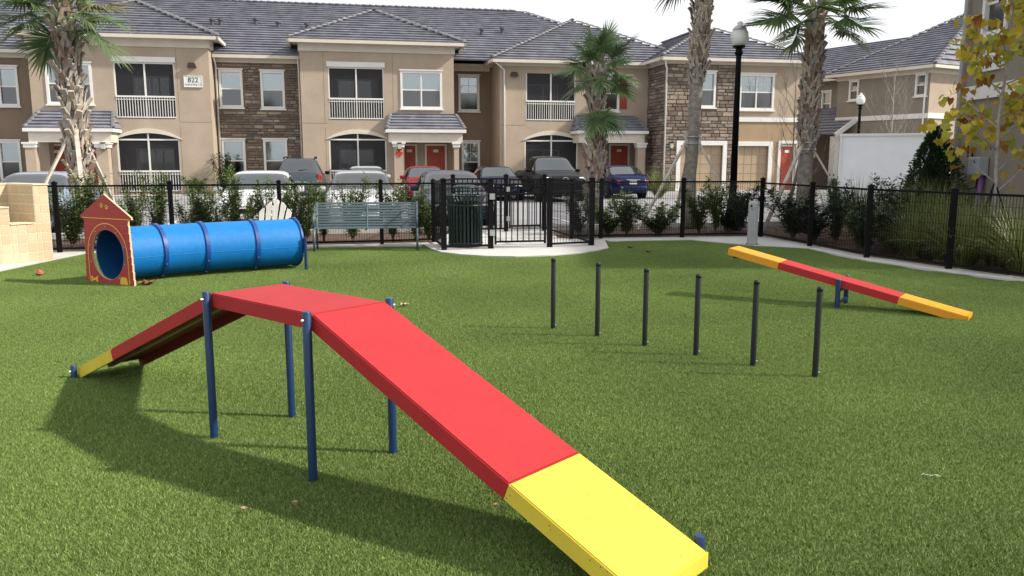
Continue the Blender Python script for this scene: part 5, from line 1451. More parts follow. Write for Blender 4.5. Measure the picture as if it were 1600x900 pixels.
def car(kind, pm, label, loc, heading, group, plate=True):
    """local +x runs from nose to tail; heading = direction (radians) the nose points at"""
    S = SPEC[kind]; L = S['L']
    top = smooth_tab(S['top'], L); belt = smooth_tab(S['belt'], L); half = smooth_tab(S['half'], L, k=6)
    root = thing('parked_car' if kind != 'pickup' else 'pickup_truck', label, 'car' if kind != 'pickup' else 'truck', loc, heading + math.pi, group)
    zb0 = 0.20 if kind == 'sedan' else 0.28
    def ring(x):
        w = half(x); zt = top(x); zb = min(belt(x), zt-0.015); hgt = max(0.0, zt-zb)
        tum = 0.30*hgt + 0.10*min(1, hgt/0.12)
        up_ = 0.10*max(0, 1-x/0.5) + 0.10*max(0, 1-(L-x)/0.5)
        z0 = zb0+up_; pts = [(w*0.90, z0), (w*0.97, z0+0.10), (w, z0+0.28 if z0+0.28 < zb-0.08 else (z0+zb)/2), (w*0.995, zb-0.06), (w*0.965, zb)]
        we = max(0.2, w-tum-0.03)
        for f in (0.25, 0.5, 0.75, 0.93): pts.append((w*0.965+(we-w*0.965)*f**1.15, zb+hgt*0.96*f))
        pts.append((we*0.90, zt-0.012))
        for f in (0.7, 0.4, 0.0): pts.append((we*f, zt + 0.012*(1-f*f)))
        return pts
    NX = 64; xs = [L*(0.5-0.5*math.cos(math.pi*i/NX))*0.35 + L*i/NX*0.65 for i in range(NX+1)]
    rings = [ring(x) for x in xs]; m_ = len(rings[0])
    b = MB(); vs_ = []
    for x, rg in zip(xs, rings):
        vs_ += [(x, -y, z) for y, z in rg] + [(x, y, z) for y, z in rg[-2::-1]]
    q = 2*m_-1; fs_ = []
    for i in range(NX):
        for k in range(q-1): fs_.append((i*q+k, i*q+k+1, (i+1)*q+k+1, (i+1)*q+k))
    fs_.append(tuple(range(q-1, -1, -1))); fs_.append(tuple(NX*q+k for k in range(q)))
    fs_ += [((i+1)*q, (i+1)*q+q-1, i*q+q-1, i*q) for i in range(NX)]
    b.add(vs_, fs_); b.f = [f[::-1] for f in b.f]; body = b.build('body', pm, root, smooth=True, sharp=0.9)
    def patch(name, x0, x1, k0, k1, m, nx=10, off=0.006, parent=root, shrink=0.0):
        """sheet lying on the body surface between rings x0..x1 and profile indices k0..k1"""
        b = MB(); vs_ = []; nk = k1-k0+1
        for i in range(nx+1):
            x = x0+(x1-x0)*i/nx; rg = ring(x); full = [(-y, z) for y, z in rg] + [(y, z) for y, z in rg[-2::-1]]
            for k in range(k0, k1+1):
                y, z = full[k]; vs_.append(Vector((x, y, z)))
        out = []
        for i in range(nx+1):
            for k in range(nk):
                p = vs_[i*nk+k]; a = vs_[min(i+1, nx)*nk+k]-vs_[max(i-1, 0)*nk+k]; c = vs_[i*nk+min(k+1, nk-1)]-vs_[i*nk+max(k-1, 0)]
                n = a.cross(c); n = n.normalized() if n.length > 1e-9 else Vector((0, 0, 1))
                if n.dot(p - Vector((L/2, 0, 0.8))) < 0: n = -n
                out.append(p + n*off)
        b.add(out, [(i*nk+k, i*nk+k+1, (i+1)*nk+k+1, (i+1)*nk+k) for i in range(nx) for k in range(nk-1)])
        return b.build(name, m, parent, smooth=True)
    last = m_-1
    patch('windshield', S['ws'][0], S['ws'][1], 7, 2*last-7, CGL, 12)
    patch('rear_window', S['rw'][0], S['rw'][1], 7, 2*last-7, CGL, 10)
    mid = (S['side'][0]+S['side'][1])/2
    for (x0, x1) in ((S['side'][0], mid-0.03), (mid+0.03, S['side'][1])):
        patch('side_window', x0, x1, 4, 7, CGL, 10); patch('side_window', x0, x1, 2*last-7, 2*last-4, CGL, 10)
    # lamps, grille, bumpers, plates
    wf = half(0.12); zf = top(0.10)
    for s_ in (-1, 1):
        hl = MB(); hl.rbox((0.13, s_*(wf-0.17), zf-0.10), (0.22, 0.32, 0.13), 0.04); hl.build('headlight', HLG, root, smooth=True)
        wt = half(L-0.1); zt_ = belt(L-0.15)
        tl_ = MB()
        if kind == 'suv': tl_.rbox((L-0.14, s_*(wt-0.07), zt_+0.02), (0.20, 0.17, 0.40), 0.04)
        else: tl_.rbox((L-0.11, s_*(wt-0.17), zt_-0.10), (0.20, 0.34, 0.16), 0.04)
        tl_.build('tail_light', TLR, root, smooth=True)
        mi = MB(); mi.rbox((S['ws'][0]+0.42, s_*(half(1.8)+0.09), belt(1.9)+0.09), (0.11, 0.20, 0.14), 0.035); mi.build('mirror', pm if kind == 'sedan' else BLACK, root, smooth=True)
    MB().rbox((0.03, 0, zf-0.13), (0.10, wf*0.95, 0.11), 0.02).build('grille', BLACK, root)
    em = MB(); em.tube([(-0.03, 0.10*math.cos(2*math.pi*k/20), zf-0.11+0.055*math.sin(2*math.pi*k/20)) for k in range(21)], 0.011, 6, cap=False); em.build('emblem', CHR, root, smooth=True)
    MB().rbox((0.05, 0, 0.42), (0.16, wf*1.7, 0.16), 0.05).build('front_bumper', pm, root, smooth=True)
    MB().rbox((0.0, 0, 0.30), (0.10, wf*1.2, 0.10), 0.03).build('air_intake', BLACK, root)
    MB().rbox((L-0.04, 0, 0.46), (0.16, half(L-0.1)*1.8, 0.22), 0.06).build('rear_bumper', pm, root, smooth=True)
    MB().rbox((L+0.005, 0, belt(L-0.1)-0.22 if kind != 'sedan' else 0.72), (0.03, 0.34, 0.17), 0.01).build('licence_plate', PLT, root)
    MB().rbox((L+0.0, 0, (belt(L-0.1)-0.07) if kind != 'sedan' else 0.84), (0.04, 0.62, 0.035), 0.01).build('trunk_strip', CHR, root)
    if kind == 'suv':
        for s_ in (-1, 1):
            MB().tube([(2.0, s_*0.60, 1.765), (2.1, s_*0.60, 1.83), (4.0, s_*0.60, 1.81), (4.12, s_*0.60, 1.75)], 0.028, 8).build('roof_rail', BLACK, root)
        MB().bar((L-0.20, -0.02, 1.30), (L-0.24, 0.30, 1.33), 0.02, 0.02).build('wiper', BLACK, root)
    if kind == 'pickup':
        MB().bx(3.95, 5.6, -0.80, 0.80, 1.19, 1.216).build('bed_cover', BLACK, root)
    tm_, wm_ = wheel_mesh(S['wr']); wd = half(1.0)
    ar = MB(); r = S['wr']+0.06
    for xw in S['wheels']:
        for s_ in (-1, 1):
            a = MB(); n = 18; yo = s_*(half(xw)+0.004)
            a.add([(xw+r*math.cos(2*math.pi*k/n), yo, S['wr']+r*math.sin(2*math.pi*k/n)) for k in range(n)] + [(xw+r*math.cos(2*math.pi*k/n), yo-s_*0.22, S['wr']+r*math.sin(2*math.pi*k/n)) for k in range(n)], [tuple(range(n)), tuple(range(2*n-1, n-1, -1))] + [(k, n+k, n+(k+1) % n, (k+1) % n) for k in range(n)])
            a.build('wheel_arch', TYRE, root)
            w = bpy.data.objects.new('wheel', tm_); COL.objects.link(w); w.parent = root
            w.location = (xw, s_*(half(xw)-0.075), S['wr']); w.rotation_euler = (0, 0, 0 if s_ < 0 else math.pi)
            inst('rim', wm_, w)
    return root
FACE = math.atan2(NN.y, NN.x); AWAY = FACE + math.pi
LZ = -0.035
def nose(px, Y): return (XA(px, Y), Y, LZ)
CG = 'cars parked in the lot'
WHT = paint('white', (0.74, 0.75, 0.76), 0.0); SLV = paint('silver', (0.50, 0.53, 0.56), 0.5); GRB = paint('grey_blue', (0.20, 0.25, 0.32), 0.5)
SUVP = paint('graphite', (0.050, 0.064, 0.082), 0.5); REDC = paint('dark_red', (0.22, 0.010, 0.018), 0.4); DKB = paint('dark_blue', (0.018, 0.030, 0.055), 0.4); NVY = paint('navy', (0.016, 0.022, 0.045), 0.4); BLK = paint('black', (0.008, 0.008, 0.009), 0.2); BLU = paint('blue', (0.008, 0.013, 0.055), 0.4)
car('sedan', GRB, 'grey-blue car behind the tiled wall at the far left', nose(-2, 17.7), FACE, CG)
car('sedan', WHT, 'white sedan facing the fence behind the white garden chair', nose(391, 18.9), FACE, CG)
car('sedan', WHT, 'white sedan facing the fence behind the teal bench', nose(566, 19.4), FACE, CG)
car('sedan', DKB, 'dark blue sedan facing the fence behind the trash can', nose(722, 19.95), FACE, CG)
def tail(px, Y):         # tail at this spot, nose towards the building
    S = Vector((XA(px, Y), Y, LZ)); return S
car_len = {'sedan': 4.7, 'suv': 4.75}
def rear_car(kind, pm, label, px, Y):
    p = tail(px, Y) - NN*car_len[kind]; return car(kind, pm, label, tuple(p), AWAY, CG)
rear_car('suv', SUVP, 'graphite sport utility vehicle with red tail lights parked by the stone bay', 467, 32.6)
rear_car('sedan', SLV, 'silver sedan seen from behind next to the graphite sport utility vehicle', 573, 33.2)
car('sedan', REDC, 'dark red car parked before the central porch', nose(672, 33.0), FACE, CG)
car('sedan', NVY, 'navy sedan facing us between the red car and the black pickup', nose(790, 34.4), FACE, CG)
car('pickup', BLK, 'black pickup truck facing us beside the middle palm', nose(884, 33.4), FACE, CG)
rear_car('sedan', BLU, 'dark blue sedan with red tail lights right of the middle palm', 990, 36.2)

# ================================================================== STREET LAMPS
LG = mat('lamp_globe', (0.78, 0.80, 0.80), 0.25, spec=0.6)
def lamp(label, loc, h):
    l = thing('street_lamp', label, 'street lamp', loc, 0, 'street lamps')
    MB().lathe([(0.19, 0), (0.19, 0.12), (0.15, 0.16), (0.14, 0.7), (0.11, 0.76), (0.09, 0.9)], 16).build('base', BLACK, l, smooth=True, sharp=0.6)
    MB().lathe([(0.088, 0.9), (0.062, h-0.80), (0.062, h-0.78)], 16).build('pole', BLACK, l, smooth=True)
    MB().lathe([(0.066, h-0.79), (0.10, h-0.74), (0.10, h-0.71), (0.075, h-0.69), (0.075, h-0.64), (0.15, h-0.59), (0.15, h-0.565)], 16).build('collar', BLACK, l, smooth=True, sharp=0.6)
    g = MB().lathe([(0.135, h-0.565), (0.19, h-0.47), (0.215, h-0.36), (0.20, h-0.25), (0.155, h-0.195)], 20).build('globe', LG, l, smooth=True)
    MB().lathe([(0.165, h-0.194), (0.165, h-0.175), (0.12, h-0.12), (0.075, h-0.095), (0.055, h-0.07), (0.075, h-0.05), (0.05, h-0.02), (0.015, h)], 20).build('finial', LG, l, smooth=True)
    return l
lamp('tall black street lamp with white acorn globe between palm and garage', (AT(1147, 262, 20.1).x, 20.1, 0), 4.93)
lamp('distant black street lamp with white globe behind the white container', (AT(1342, 200, 41).x, 41, 0), 4.9)

# ================================================================== PALMS
BARK = mat('palm_bark', (0.255, 0.228, 0.202), 0.95, var=0.35, vscale=9, bump=1.0, bscale=18, detail=8)
BOOT = [mat('palm_boot_pale', (0.45, 0.385, 0.32), 0.9, var=0.3, vscale=12), mat('palm_boot_brown', (0.26, 0.19, 0.145), 0.9, var=0.3, vscale=12), mat('palm_boot_grey', (0.35, 0.315, 0.285), 0.9, var=0.3, vscale=12)]
PALM = leafmat('palm_leaf', [(0.050, 0.105, 0.036), (0.095, 0.165, 0.060), (0.15, 0.225, 0.085), (0.080, 0.145, 0.06), (0.26, 0.29, 0.13)], 0.45, 0.28, 0.45)
PALMD = leafmat('palm_leaf_dry', [(0.30, 0.25, 0.12), (0.22, 0.20, 0.08), (0.16, 0.18, 0.07)], 0.6, 0.2)
PET = mat('petiole', (0.16, 0.20, 0.07), 0.6, var=0.2, vscale=5)
PET2 = mat('petiole_brown', (0.22, 0.13, 0.08), 0.7, var=0.2, vscale=5)
def frond_mesh(seed, plen, blade, droop, nseg=44):
    """costapalmate fan: petiole along +x, blade segments radiating, tips hanging. Two materials."""
    rnd = random.Random(seed); b = MB(); mi = []
    pts = []; n = 6
    for i in range(n+1):
        t = i/n; pts.append(Vector((plen*t, 0, -droop*0.10*plen*t*t)))
    b.tube(pts, [0.022-0.010*i/n for i in range(n+1)], 5); mi += [1]*len(b.f)
    tip = pts[-1]; cl = blade*0.42                      # costa runs into the blade and curves down
    for s in range(nseg):
        f = (s+0.5)/nseg; an = R(-152)+R(304)*f; side_ = abs(an)/R(152)
        base = tip + Vector((cl*(1-side_), 0, -droop*0.55*cl*(1-side_)**2))
        ln = blade*(1.0-0.30*side_)*rnd.uniform(0.88, 1.06)
        d = Vector((math.cos(an*0.88), math.sin(an*0.88), rnd.uniform(-0.06, 0.10) + 0.16*math.sin(3*an) - 0.10)).normalized()
        w = 0.026*blade/0.9; ps = []; m = 5; p = base.copy(); dd = d.copy()
        for i in range(m+1):
            ps.append(p.copy()); dd = (dd + Vector((0, 0, -1))*(0.045 + 0.16*droop*(i/m)**1.6*rnd.uniform(0.7, 1.3))).normalized(); p = p + dd*ln/m
        sd = d.cross(Vector((0, 0, 1))).normalized(); n0 = len(b.v); vs_ = []
        for i, q in enumerate(ps):
            t = i/m; ww = w*(0.55+0.9*min(1, t*3))*(1-max(0, t-0.35)/0.65*0.93)
            fold = Vector((0, 0, -ww*0.35)); vs_ += [q - sd*ww + fold, q, q + sd*ww + fold]
        fs_ = []
        for i in range(m):
            for k in (0, 1): fs_.append((i*3+k, i*3+k+1, (i+1)*3+k+1, (i+1)*3+k))
        b.add(vs_, fs_); mi += [0]*len(fs_)
    return b, mi
FRM = {}
def frond_get(kind, seed, plen, blade, droop):
    key = (kind, seed, plen, blade, droop)
    if key in FRM: return FRM[key]
    b, mi = frond_mesh(seed, plen, blade, droop); me = b.mesh('frond', None)
    me.materials.append(PALM if kind == 'g' else PALMD); me.materials.append(PET if kind == 'g' else PET2)
    me.polygons.foreach_set('material_index', mi); FRM[key] = me
    return me
def boot_mesh(v):
    """old leaf base: a split, tapering stub standing off the trunk. +z up, +x outwards"""
    rnd = random.Random(v); b = MB(); L = 0.30+0.05*v
    for s_ in (-1, 1):
        prof = []
        for i in range(4):
            t = i/3; x = 0.018+0.070*t**1.5+rnd.uniform(-.006, .006); z = L*t; y = s_*(0.085*(1-t)+0.012); w = 0.042*(1-0.40*t); th = 0.024*(1-0.4*t)
            prof.append([(x, y-w, z), (x, y+w, z), (x-th, y+w, z+0.01), (x-th, y-w, z+0.01)])
        vs_ = [p for q in prof for p in q]; fs_ = []
        for i in range(3):
            for k in range(4): fs_.append((i*4+k, i*4+(k+1) % 4, (i+1)*4+(k+1) % 4, (i+1)*4+k))
        fs_.append((12, 13, 14, 15)); b.add(vs_, fs_)
    z = L*0.9; b.box((0.085, 0, z+0.02), (0.04, 0.085, 0.12), M=Matrix.Rotation(0.5, 3, 'Y'))
    return b
BM_ = [[boot_mesh(v).mesh('leaf_base', m) for m in BOOT] for v in range(3)]
def palm(label, loc, h, r0, boots, crown, seed, lean=(0, 0), braces=(), hang=None, skirt=0.5, boot_scale=1.0, top_r=None):
    """h: height of the growing point; boots: (z0, z1) range of old leaf bases; crown: (fronds, petiole, blade)"""
    rnd = random.Random(seed)
    t = thing('palm_tree', label, 'palm tree', loc, 0, 'palms behind the fence')
    def cen(z): k = z/h; return Vector((lean[0]*k*k, lean[1]*k*k, z))
    n = 16; rr = []
    for i in range(n+1):
        k = i/n; r = r0*(1.22-0.5*min(1, k*4)) if k < 0.25 else r0*(0.72+0.28*0) if False else r0*(1.0+0.22*max(0, 1-k*6))
        if top_r: r = r0*(1.0+0.22*max(0, 1-k*6)) + (top_r-r0)*max(0, (k-0.5)*2)
        rr.append(r)
    b = MB(); b.tube([cen(h*i/n) for i in range(n+1)], rr, 16); b.build('trunk', BARK, t, smooth=True)
    z = boots[0]; k = 0
    while z < boots[1]:
        for j in range(5):
            a = k*0.72 + j*2*math.pi/5 + rnd.uniform(-0.12, 0.12); zz = z + rnd.uniform(-0.05, 0.05); c = cen(zz); q = zz/h
            ra = (rr[min(n, int(q*n))])-0.008
            me = BM_[rnd.randrange(3)][rnd.choice((0, 0, 1, 2, 2))]
            o = inst('leaf_base', me, t, (c.x+ra*math.cos(a), c.y+ra*math.sin(a), zz), (rnd.uniform(-.3, .3), rnd.uniform(-0.04, 0.14), a)); s_ = boot_scale*rnd.uniform(0.85, 1.2); o.scale = (s_, s_, s_)
        z += 0.155*boot_scale; k += 1
    nf, pl, bl = crown; c = cen(h)
    for i in range(nf):
        f = i/(nf-1); el = R(82)-R(82+68*skirt)*f**0.9 + rnd.uniform(-0.10, 0.10)
        a = i*2.39996 + rnd.uniform(-0.25, 0.25)
        droop = 0.55+0.9*f
        me = frond_get('g' if rnd.random() > 0.06 else 'd', rnd.randrange(3), round(pl, 2), round(bl, 2), 0.6 if f < 0.4 else 1.0 if f < 0.75 else 1.4)
        o = inst('frond', me, t, c + Vector((0.05*math.cos(a), 0.05*math.sin(a), -0.22*f)), (rnd.uniform(-.5, .5), -el, a)); s_ = rnd.uniform(0.85, 1.1); o.scale = (s_, s_, s_)
    # spear leaves
    MB().tube([c, c+Vector((0.03, 0.02, bl*0.9))], [0.03, 0.006], 6).build('spear_leaf', PALM, t)
    if hang:
        for (zz, a, sc_) in hang:
            for da in (-0.35, 0.05, 0.4):
                p = cen(zz); me = frond_get('g', 1, 0.25, 0.62, 1.4); o = inst('frond', me, t, (p.x+rr[8]*math.cos(a+da), p.y+rr[8]*math.sin(a+da), zz+da*0.1), (da*0.6, R(24), a+da)); o.scale = (sc_, sc_, sc_)
    if braces:
        WD = mat('brace_wood', (0.50, 0.45, 0.39), 0.8, var=0.25, vscale=6, bump=0.3, bscale=30)
        for a, zz, dist in braces:
            c = cen(zz); r_ = r0*1.1
            MB().bar((c.x+r_*math.cos(a), c.y+r_*math.sin(a), zz), (c.x+dist*math.cos(a), c.y+dist*math.sin(a), 0.0), 0.09, 0.045).build('brace', WD, t)
            MB().box((c.x+r_*1.02*math.cos(a), c.y+r_*1.02*math.sin(a), zz+0.02), (0.045, 0.10, 0.36), a).build('brace_block', WD, t)
        b = MB()
        for dz in (-0.06, 0.10): b.tube([cen(braces[0][1]+dz) + Vector((math.cos(2*math.pi*k/20), math.sin(2*math.pi*k/20), 0))*(r0*1.1+0.035) for k in range(21)], 0.011, 6, cap=False)
        b.build('brace_strap', METAL, t)
    return t
X1 = AT(124, 290, 18.3).x
palm('palm with thick criss-cross boots and white braces behind the dog-house tunnel', (X1+0.05, 18.3, 0), 5.0, 0.150, (0.9, 4.7), (23, 0.60, 0.82), 11, lean=(-0.15, 0), braces=((R(-60), 2.35, 1.5), (R(-128), 2.2, 1.4), (R(80), 2.3, 1.5)), skirt=0.30, boot_scale=1.2)
X2 = AT(928, 290, 21.3).x
palm('short palm with a fan hanging from its trunk beside the black pickup', (X2, 21.3, 0), 4.12, 0.135, (0.25, 3.9), (18, 0.40, 0.58), 12, lean=(0.10, 0), hang=((3.0, R(-80), 1.05),), skirt=0.32, boot_scale=1.05)
X3 = AT(1078, 290, 20.6).x
palm('tall palm with smooth grey lower trunk between the garage doors', (X3, 20.6, 0), 7.0, 0.160, (3.55, 6.8), (24, 0.6, 0.95), 13, lean=(0.30, 0), braces=((R(-160), 2.15, 1.45), (R(-25), 2.1, 1.3), (R(95), 2.1, 1.4)), skirt=0.40, boot_scale=0.9)
X4 = AT(1256, 290, 19.9).x
palm('palm with wide dark crown and braced trunk right of the street lamp', (X4, 19.9, 0), 5.2, 0.165, (1.9, 5.0), (22, 0.66, 0.84), 14, lean=(0.10, 0), braces=((R(-150), 2.0, 1.35), (R(-20), 1.9, 1.35), (R(90), 2.0, 1.4)), skirt=0.22, boot_scale=0.9, top_r=0.14)

# ================================================================== SHRUBS AND GRASSES
LEAF1 = leafmat('shrub_leaf', [(0.042, 0.080, 0.022), (0.085, 0.145, 0.038), (0.145, 0.215, 0.058), (0.24, 0.30, 0.09)], 0.45, 0.25)
LEAF2 = leafmat('dark_shrub_leaf', [(0.014, 0.034, 0.014), (0.030, 0.062, 0.022), (0.055, 0.10, 0.034)], 0.4, 0.15)
TWIG = mat('twig', (0.15, 0.11, 0.075), 0.9)
def shrub_mesh(seed, h, w, stems, leaves, ll, lw, dens_bottom=0.25):
    rnd = random.Random(seed); st = MB(); lf = MB()
    for s in range(stems):
        a = rnd.uniform(0, 6.28); sp = w*rnd.uniform(0.25, 1.0); hh = h*rnd.uniform(0.62, 1.0); pts = []
        for i in range(6):
            t = i/5; pts.append(Vector((math.cos(a)*sp*t**1.3 + rnd.uniform(-.02, .02), math.sin(a)*sp*t**1.3 + rnd.uniform(-.02, .02), hh*t)))
        st.tube(pts, [0.012*(1-0.8*i/5) for i in range(6)], 4, cap=False)
        for l in range(leaves//stems):
            t = dens_bottom*0.5 + (1-dens_bottom*0.5)*rnd.random()**0.85; i = min(4, int(t*5)); f = t*5-i; p = pts[i].lerp(pts[i+1], f)
            an = rnd.uniform(0, 6.28); el = rnd.uniform(-0.15, 1.1); d = Vector((math.cos(an)*math.cos(el), math.sin(an)*math.cos(el), math.sin(el)))
            tw_ = rnd.uniform(0.02, 0.16)*(1.15-t*0.5); p = p + d*tw_*rnd.random()
            L_ = ll*rnd.uniform(0.7, 1.3); W_ = lw*rnd.uniform(0.8, 1.2); s_ = d.cross(Vector((rnd.uniform(-.4, .4), rnd.uniform(-.4, .4), 1))).normalized(); up_ = s_.cross(d)
            q = p + d*L_*0.5 + up_*L_*0.05
            lf.add([p, q - s_*W_, p + d*L_ - up_*L_*0.08, q + s_*W_], [(0, 1, 2, 3)])
    return st, lf
SHV = []
for v, (h, w, s, l, ll, lw) in enumerate(((1.62, 0.40, 15, 2000, 0.085, 0.016), (1.40, 0.46, 16, 2100, 0.078, 0.017), (1.8, 0.36, 12, 1900, 0.088, 0.015), (0.75, 0.40, 12, 1300, 0.07, 0.020))):
    a, c = shrub_mesh(30+v, h, w, s, l, ll, lw); SHV.append((a.mesh('stems', TWIG), c.mesh('foliage', LEAF1), c.mesh('foliage', LEAF2)))
shn = 0
def shrub(px, Y, v, sc_, label, dark=False, x=None, group='shrubs along the fence'):
    global shn
    X = XA(px, Y) if x is None else x
    r = thing('shrub', label, 'shrub', (X, Y, -0.01), shn*1.7, group); shn += 1
    rv = random.Random(shn*7+3); q_ = sc_*rv.uniform(0.85, 1.45); S3 = (q_, q_*rv.uniform(0.85, 1.15), sc_*rv.uniform(0.76, 1.02))
    inst('stems', SHV[v][0], r, scale=S3); inst('foliage', SHV[v][2 if dark else 1], r, scale=S3)
    return r
def fy(px, d=0.8):
    """depth of a point d metres behind the fence in this photo column"""
    k = (px-800)/1280.0; return (16.98)/(1-0.256*k)+d
for px, d, v, s, lb, dk in (
    (104, 0.9, 1, 1.0, 'leafy green shrub between tiled wall and dog-house panel', False),
    (136, 1.0, 2, 0.85, 'upright green shrub directly behind the dog-house roof peak', False),
    (168, 1.1, 3, 1.3, 'low green shrub behind the right slope of the dog-house roof', False),
    (205, 1.0, 0, 0.98, 'tall leafy shrub behind the first tunnel section', False),
    (240, 1.2, 2, 0.90, 'tall loose shrub left of the second fence post', False),
    (292, 1.0, 0, 0.86, 'leafy shrub right of the fence post above the tunnel', False),
    (322, 1.1, 1, 0.90, 'bushy shrub left of the first white sedan', False),
    (358, 0.8, 2, 0.90, 'tall shrub before the windshield of the first white sedan', False),
    (381, 0.9, 1, 0.92, 'leafy shrub before the nose of the first white sedan', False),
    (410, 1.0, 2, 0.86, 'thin shrub behind the white garden chair', False),
    (445, 0.9, 0, 0.92, 'green shrub between white garden chair and bench', False),
    (474, 0.8, 1, 1.0, 'bushy shrub at the left end of the bench', False),
    (502, 1.1, 2, 0.78, 'slim shrub behind the left arm of the bench', False),
    (548, 0.8, 0, 0.88, 'loose shrub before the second white sedan', False),
    (612, 0.8, 1, 0.95, 'shrub right of the fence post behind the bench', False),
    (648, 0.7, 2, 0.82, 'green shrub behind the right end of the bench', False),
    (668, 0.8, 1, 0.82, 'low shrub left of the gated entry pen', False),
    (905, 1.0, 1, 0.85, 'dark shrub at the right rear corner of the entry pen', True),
    (952, 0.9, 3, 1.2, 'low shrub right of the middle palm foot', False),
    (981, 0.8, 0, 0.88, 'upright shrub below the dark blue sedan with tail lights', False),
    (1030, 0.8, 3, 1.3, 'low shrub at the left foot of the tall palm', False),
    (1096, 0.8, 1, 1.06, 'bushy shrub right of the tall palm', False),
    (1122, 0.9, 0, 0.86, 'dense shrub left of the street lamp foot', False),
    (1160, 0.7, 1, 0.84, 'dark shrub behind the grey push-button post', True),
    (1142, 1.3, 3, 1.3, 'low dark shrub at the street lamp foot', True)):
    shrub(px, fy(px, d), v, s, lb, dk)
for x, y, v, s, lb in ((6.05, 17.6, 1, 1.05, 'dark shrub just right of the corner fence post'), (6.6, 16.7, 0, 0.82, 'dark upright shrub left of the second right-hand fence post'), (6.75, 15.8, 1, 1.0, 'dark shrub behind the second right-hand fence post'), (7.0, 17.6, 1, 1.05, 'dark shrub below the braced palm on the right'), (7.1, 14.9, 3, 1.5, 'low dark shrub left of the ornamental grasses'), (6.35, 17.2, 3, 1.4, 'low dark shrub in the bed beside the corner fence post'), (7.55, 16.1, 1, 1.1, 'dense dark shrub before the white container'), (6.55, 15.2, 3, 1.3, 'low dark shrub against the fence left of the third right-hand post')):
    shrub(0, y, v, s, lb, True, x=x)
shrub(0, 39.2, 2, 1.35, 'tall shrub against the tan block left of the stone bay', True, x=AT(347, 250, 39.2).x)
shrub(0, 38.6, 3, 1.3, 'low shrub before the tan block below the number sign', False, x=AT(306, 270, 38.6).x)

GRS = leafmat('ornamental_grass', [(0.070, 0.105, 0.028), (0.13, 0.17, 0.045), (0.22, 0.235, 0.075), (0.10, 0.15, 0.04), (0.34, 0.32, 0.14)], 0.5, 0.25)
def grass_mesh(seed, h, w, n):
    rnd = random.Random(seed); b = MB()
    for i in range(n):
        a = rnd.uniform(0, 6.28); r0 = 0.12*rnd.random(); L = h*rnd.uniform(0.8, 1.5); out = rnd.uniform(0.1, 1.0)*w; p = Vector((r0*math.cos(a), r0*math.sin(a), 0)); m = 6
        d = Vector((math.cos(a)*out*0.55, math.sin(a)*out*0.55, 1)).normalized(); sd = Vector((-math.sin(a), math.cos(a), rnd.uniform(-.3, .3))).normalized(); vs_ = []
        for k in range(m+1):
            t = k/m; ww = 0.0085*(1-t*0.92); vs_ += [p - sd*ww, p + sd*ww]; d = (d + Vector((math.cos(a)*0.16*out, math.sin(a)*0.16*out, -0.22*out*(0.4+t)))).normalized(); p = p + d*L/m
        b.add(vs_, [(k*2, k*2+1, k*2+3, k*2+2) for k in range(m)])
    return b
GM = [grass_mesh(60+i, 0.84, 1.05, 470).mesh('blades', GRS) for i in range(3)]
def clump(x, y, s, v, label):
    r = thing('ornamental_grass', label, 'grass clump', (x, y, -0.01), v*2.1, 'ornamental grass clumps'); inst('blades', GM[v % 3], r, scale=(s, s, s))
    MB().lathe([(0.15*s, 0), (0.11*s, 0.06), (0.03, 0.10)], 10).build('crown_base', TWIG, r)
clump(7.35, 13.9, 1.0, 0, 'arching grass clump between the third and fourth right-hand fence posts'); clump(7.75, 13.0, 1.05, 1, 'large arching grass clump behind the right-hand fence post')
clump(8.3, 12.2, 1.0, 2, 'arching grass clump right of the last fence post in view'); clump(8.7, 13.3, 1.0, 0, 'grass clump at the foot of the yellow-leaved tree'); clump(8.1, 14.4, 1.05, 1, 'grass clump behind the other clumps left of the yellow-leaved tree')
clump(8.75, 11.4, 0.95, 2, 'grass clump at the far right edge behind the fence'); clump(8.0, 19.0, 1.25, 0, 'spiky grass clump right of the braced palm'); clump(8.95, 18.4, 1.2, 1, 'spiky grass clump before the white container'); clump(7.6, 16.6, 1.0, 2, 'grass clump behind the dark shrubs right of the corner post'); clump(7.5, 15.5, 1.0, 1, 'grass clump below the white container in front')
xg, yg = AT(1030, 275, 37.2).x, 37.2
clump(xg, yg, 1.35, 0, 'yellow-green grass clump before the stone wall next to the blue sedan')
for x, y, sc_, v, lb in ((7.2, 13.0, 1.05, 2, 'grass clump pressed against the fence left of the fourth right-hand post'), (7.6, 12.1, 1.1, 0, 'tall grass clump pressed against the fence below the yellow-leaved tree'), (8.1, 11.3, 1.1, 1, 'tall grass clump against the fence at the right edge'), (8.9, 12.4, 1.15, 2, 'tall grass clump right of the yellow-leaved tree trunk'), (7.05, 14.3, 0.95, 0, 'grass clump close behind the third right-hand fence post'), (7.9, 15.3, 1.2, 2, 'grass clump before the dark conical evergreen'), (8.6, 16.2, 1.2, 1, 'grass clump at the left foot of the dark conical evergreen')):
    clump(x, y, sc_, v, lb)
clump(-7.9, 16.2, 0.9, 2, 'arching grass clump behind the dog-house panel')

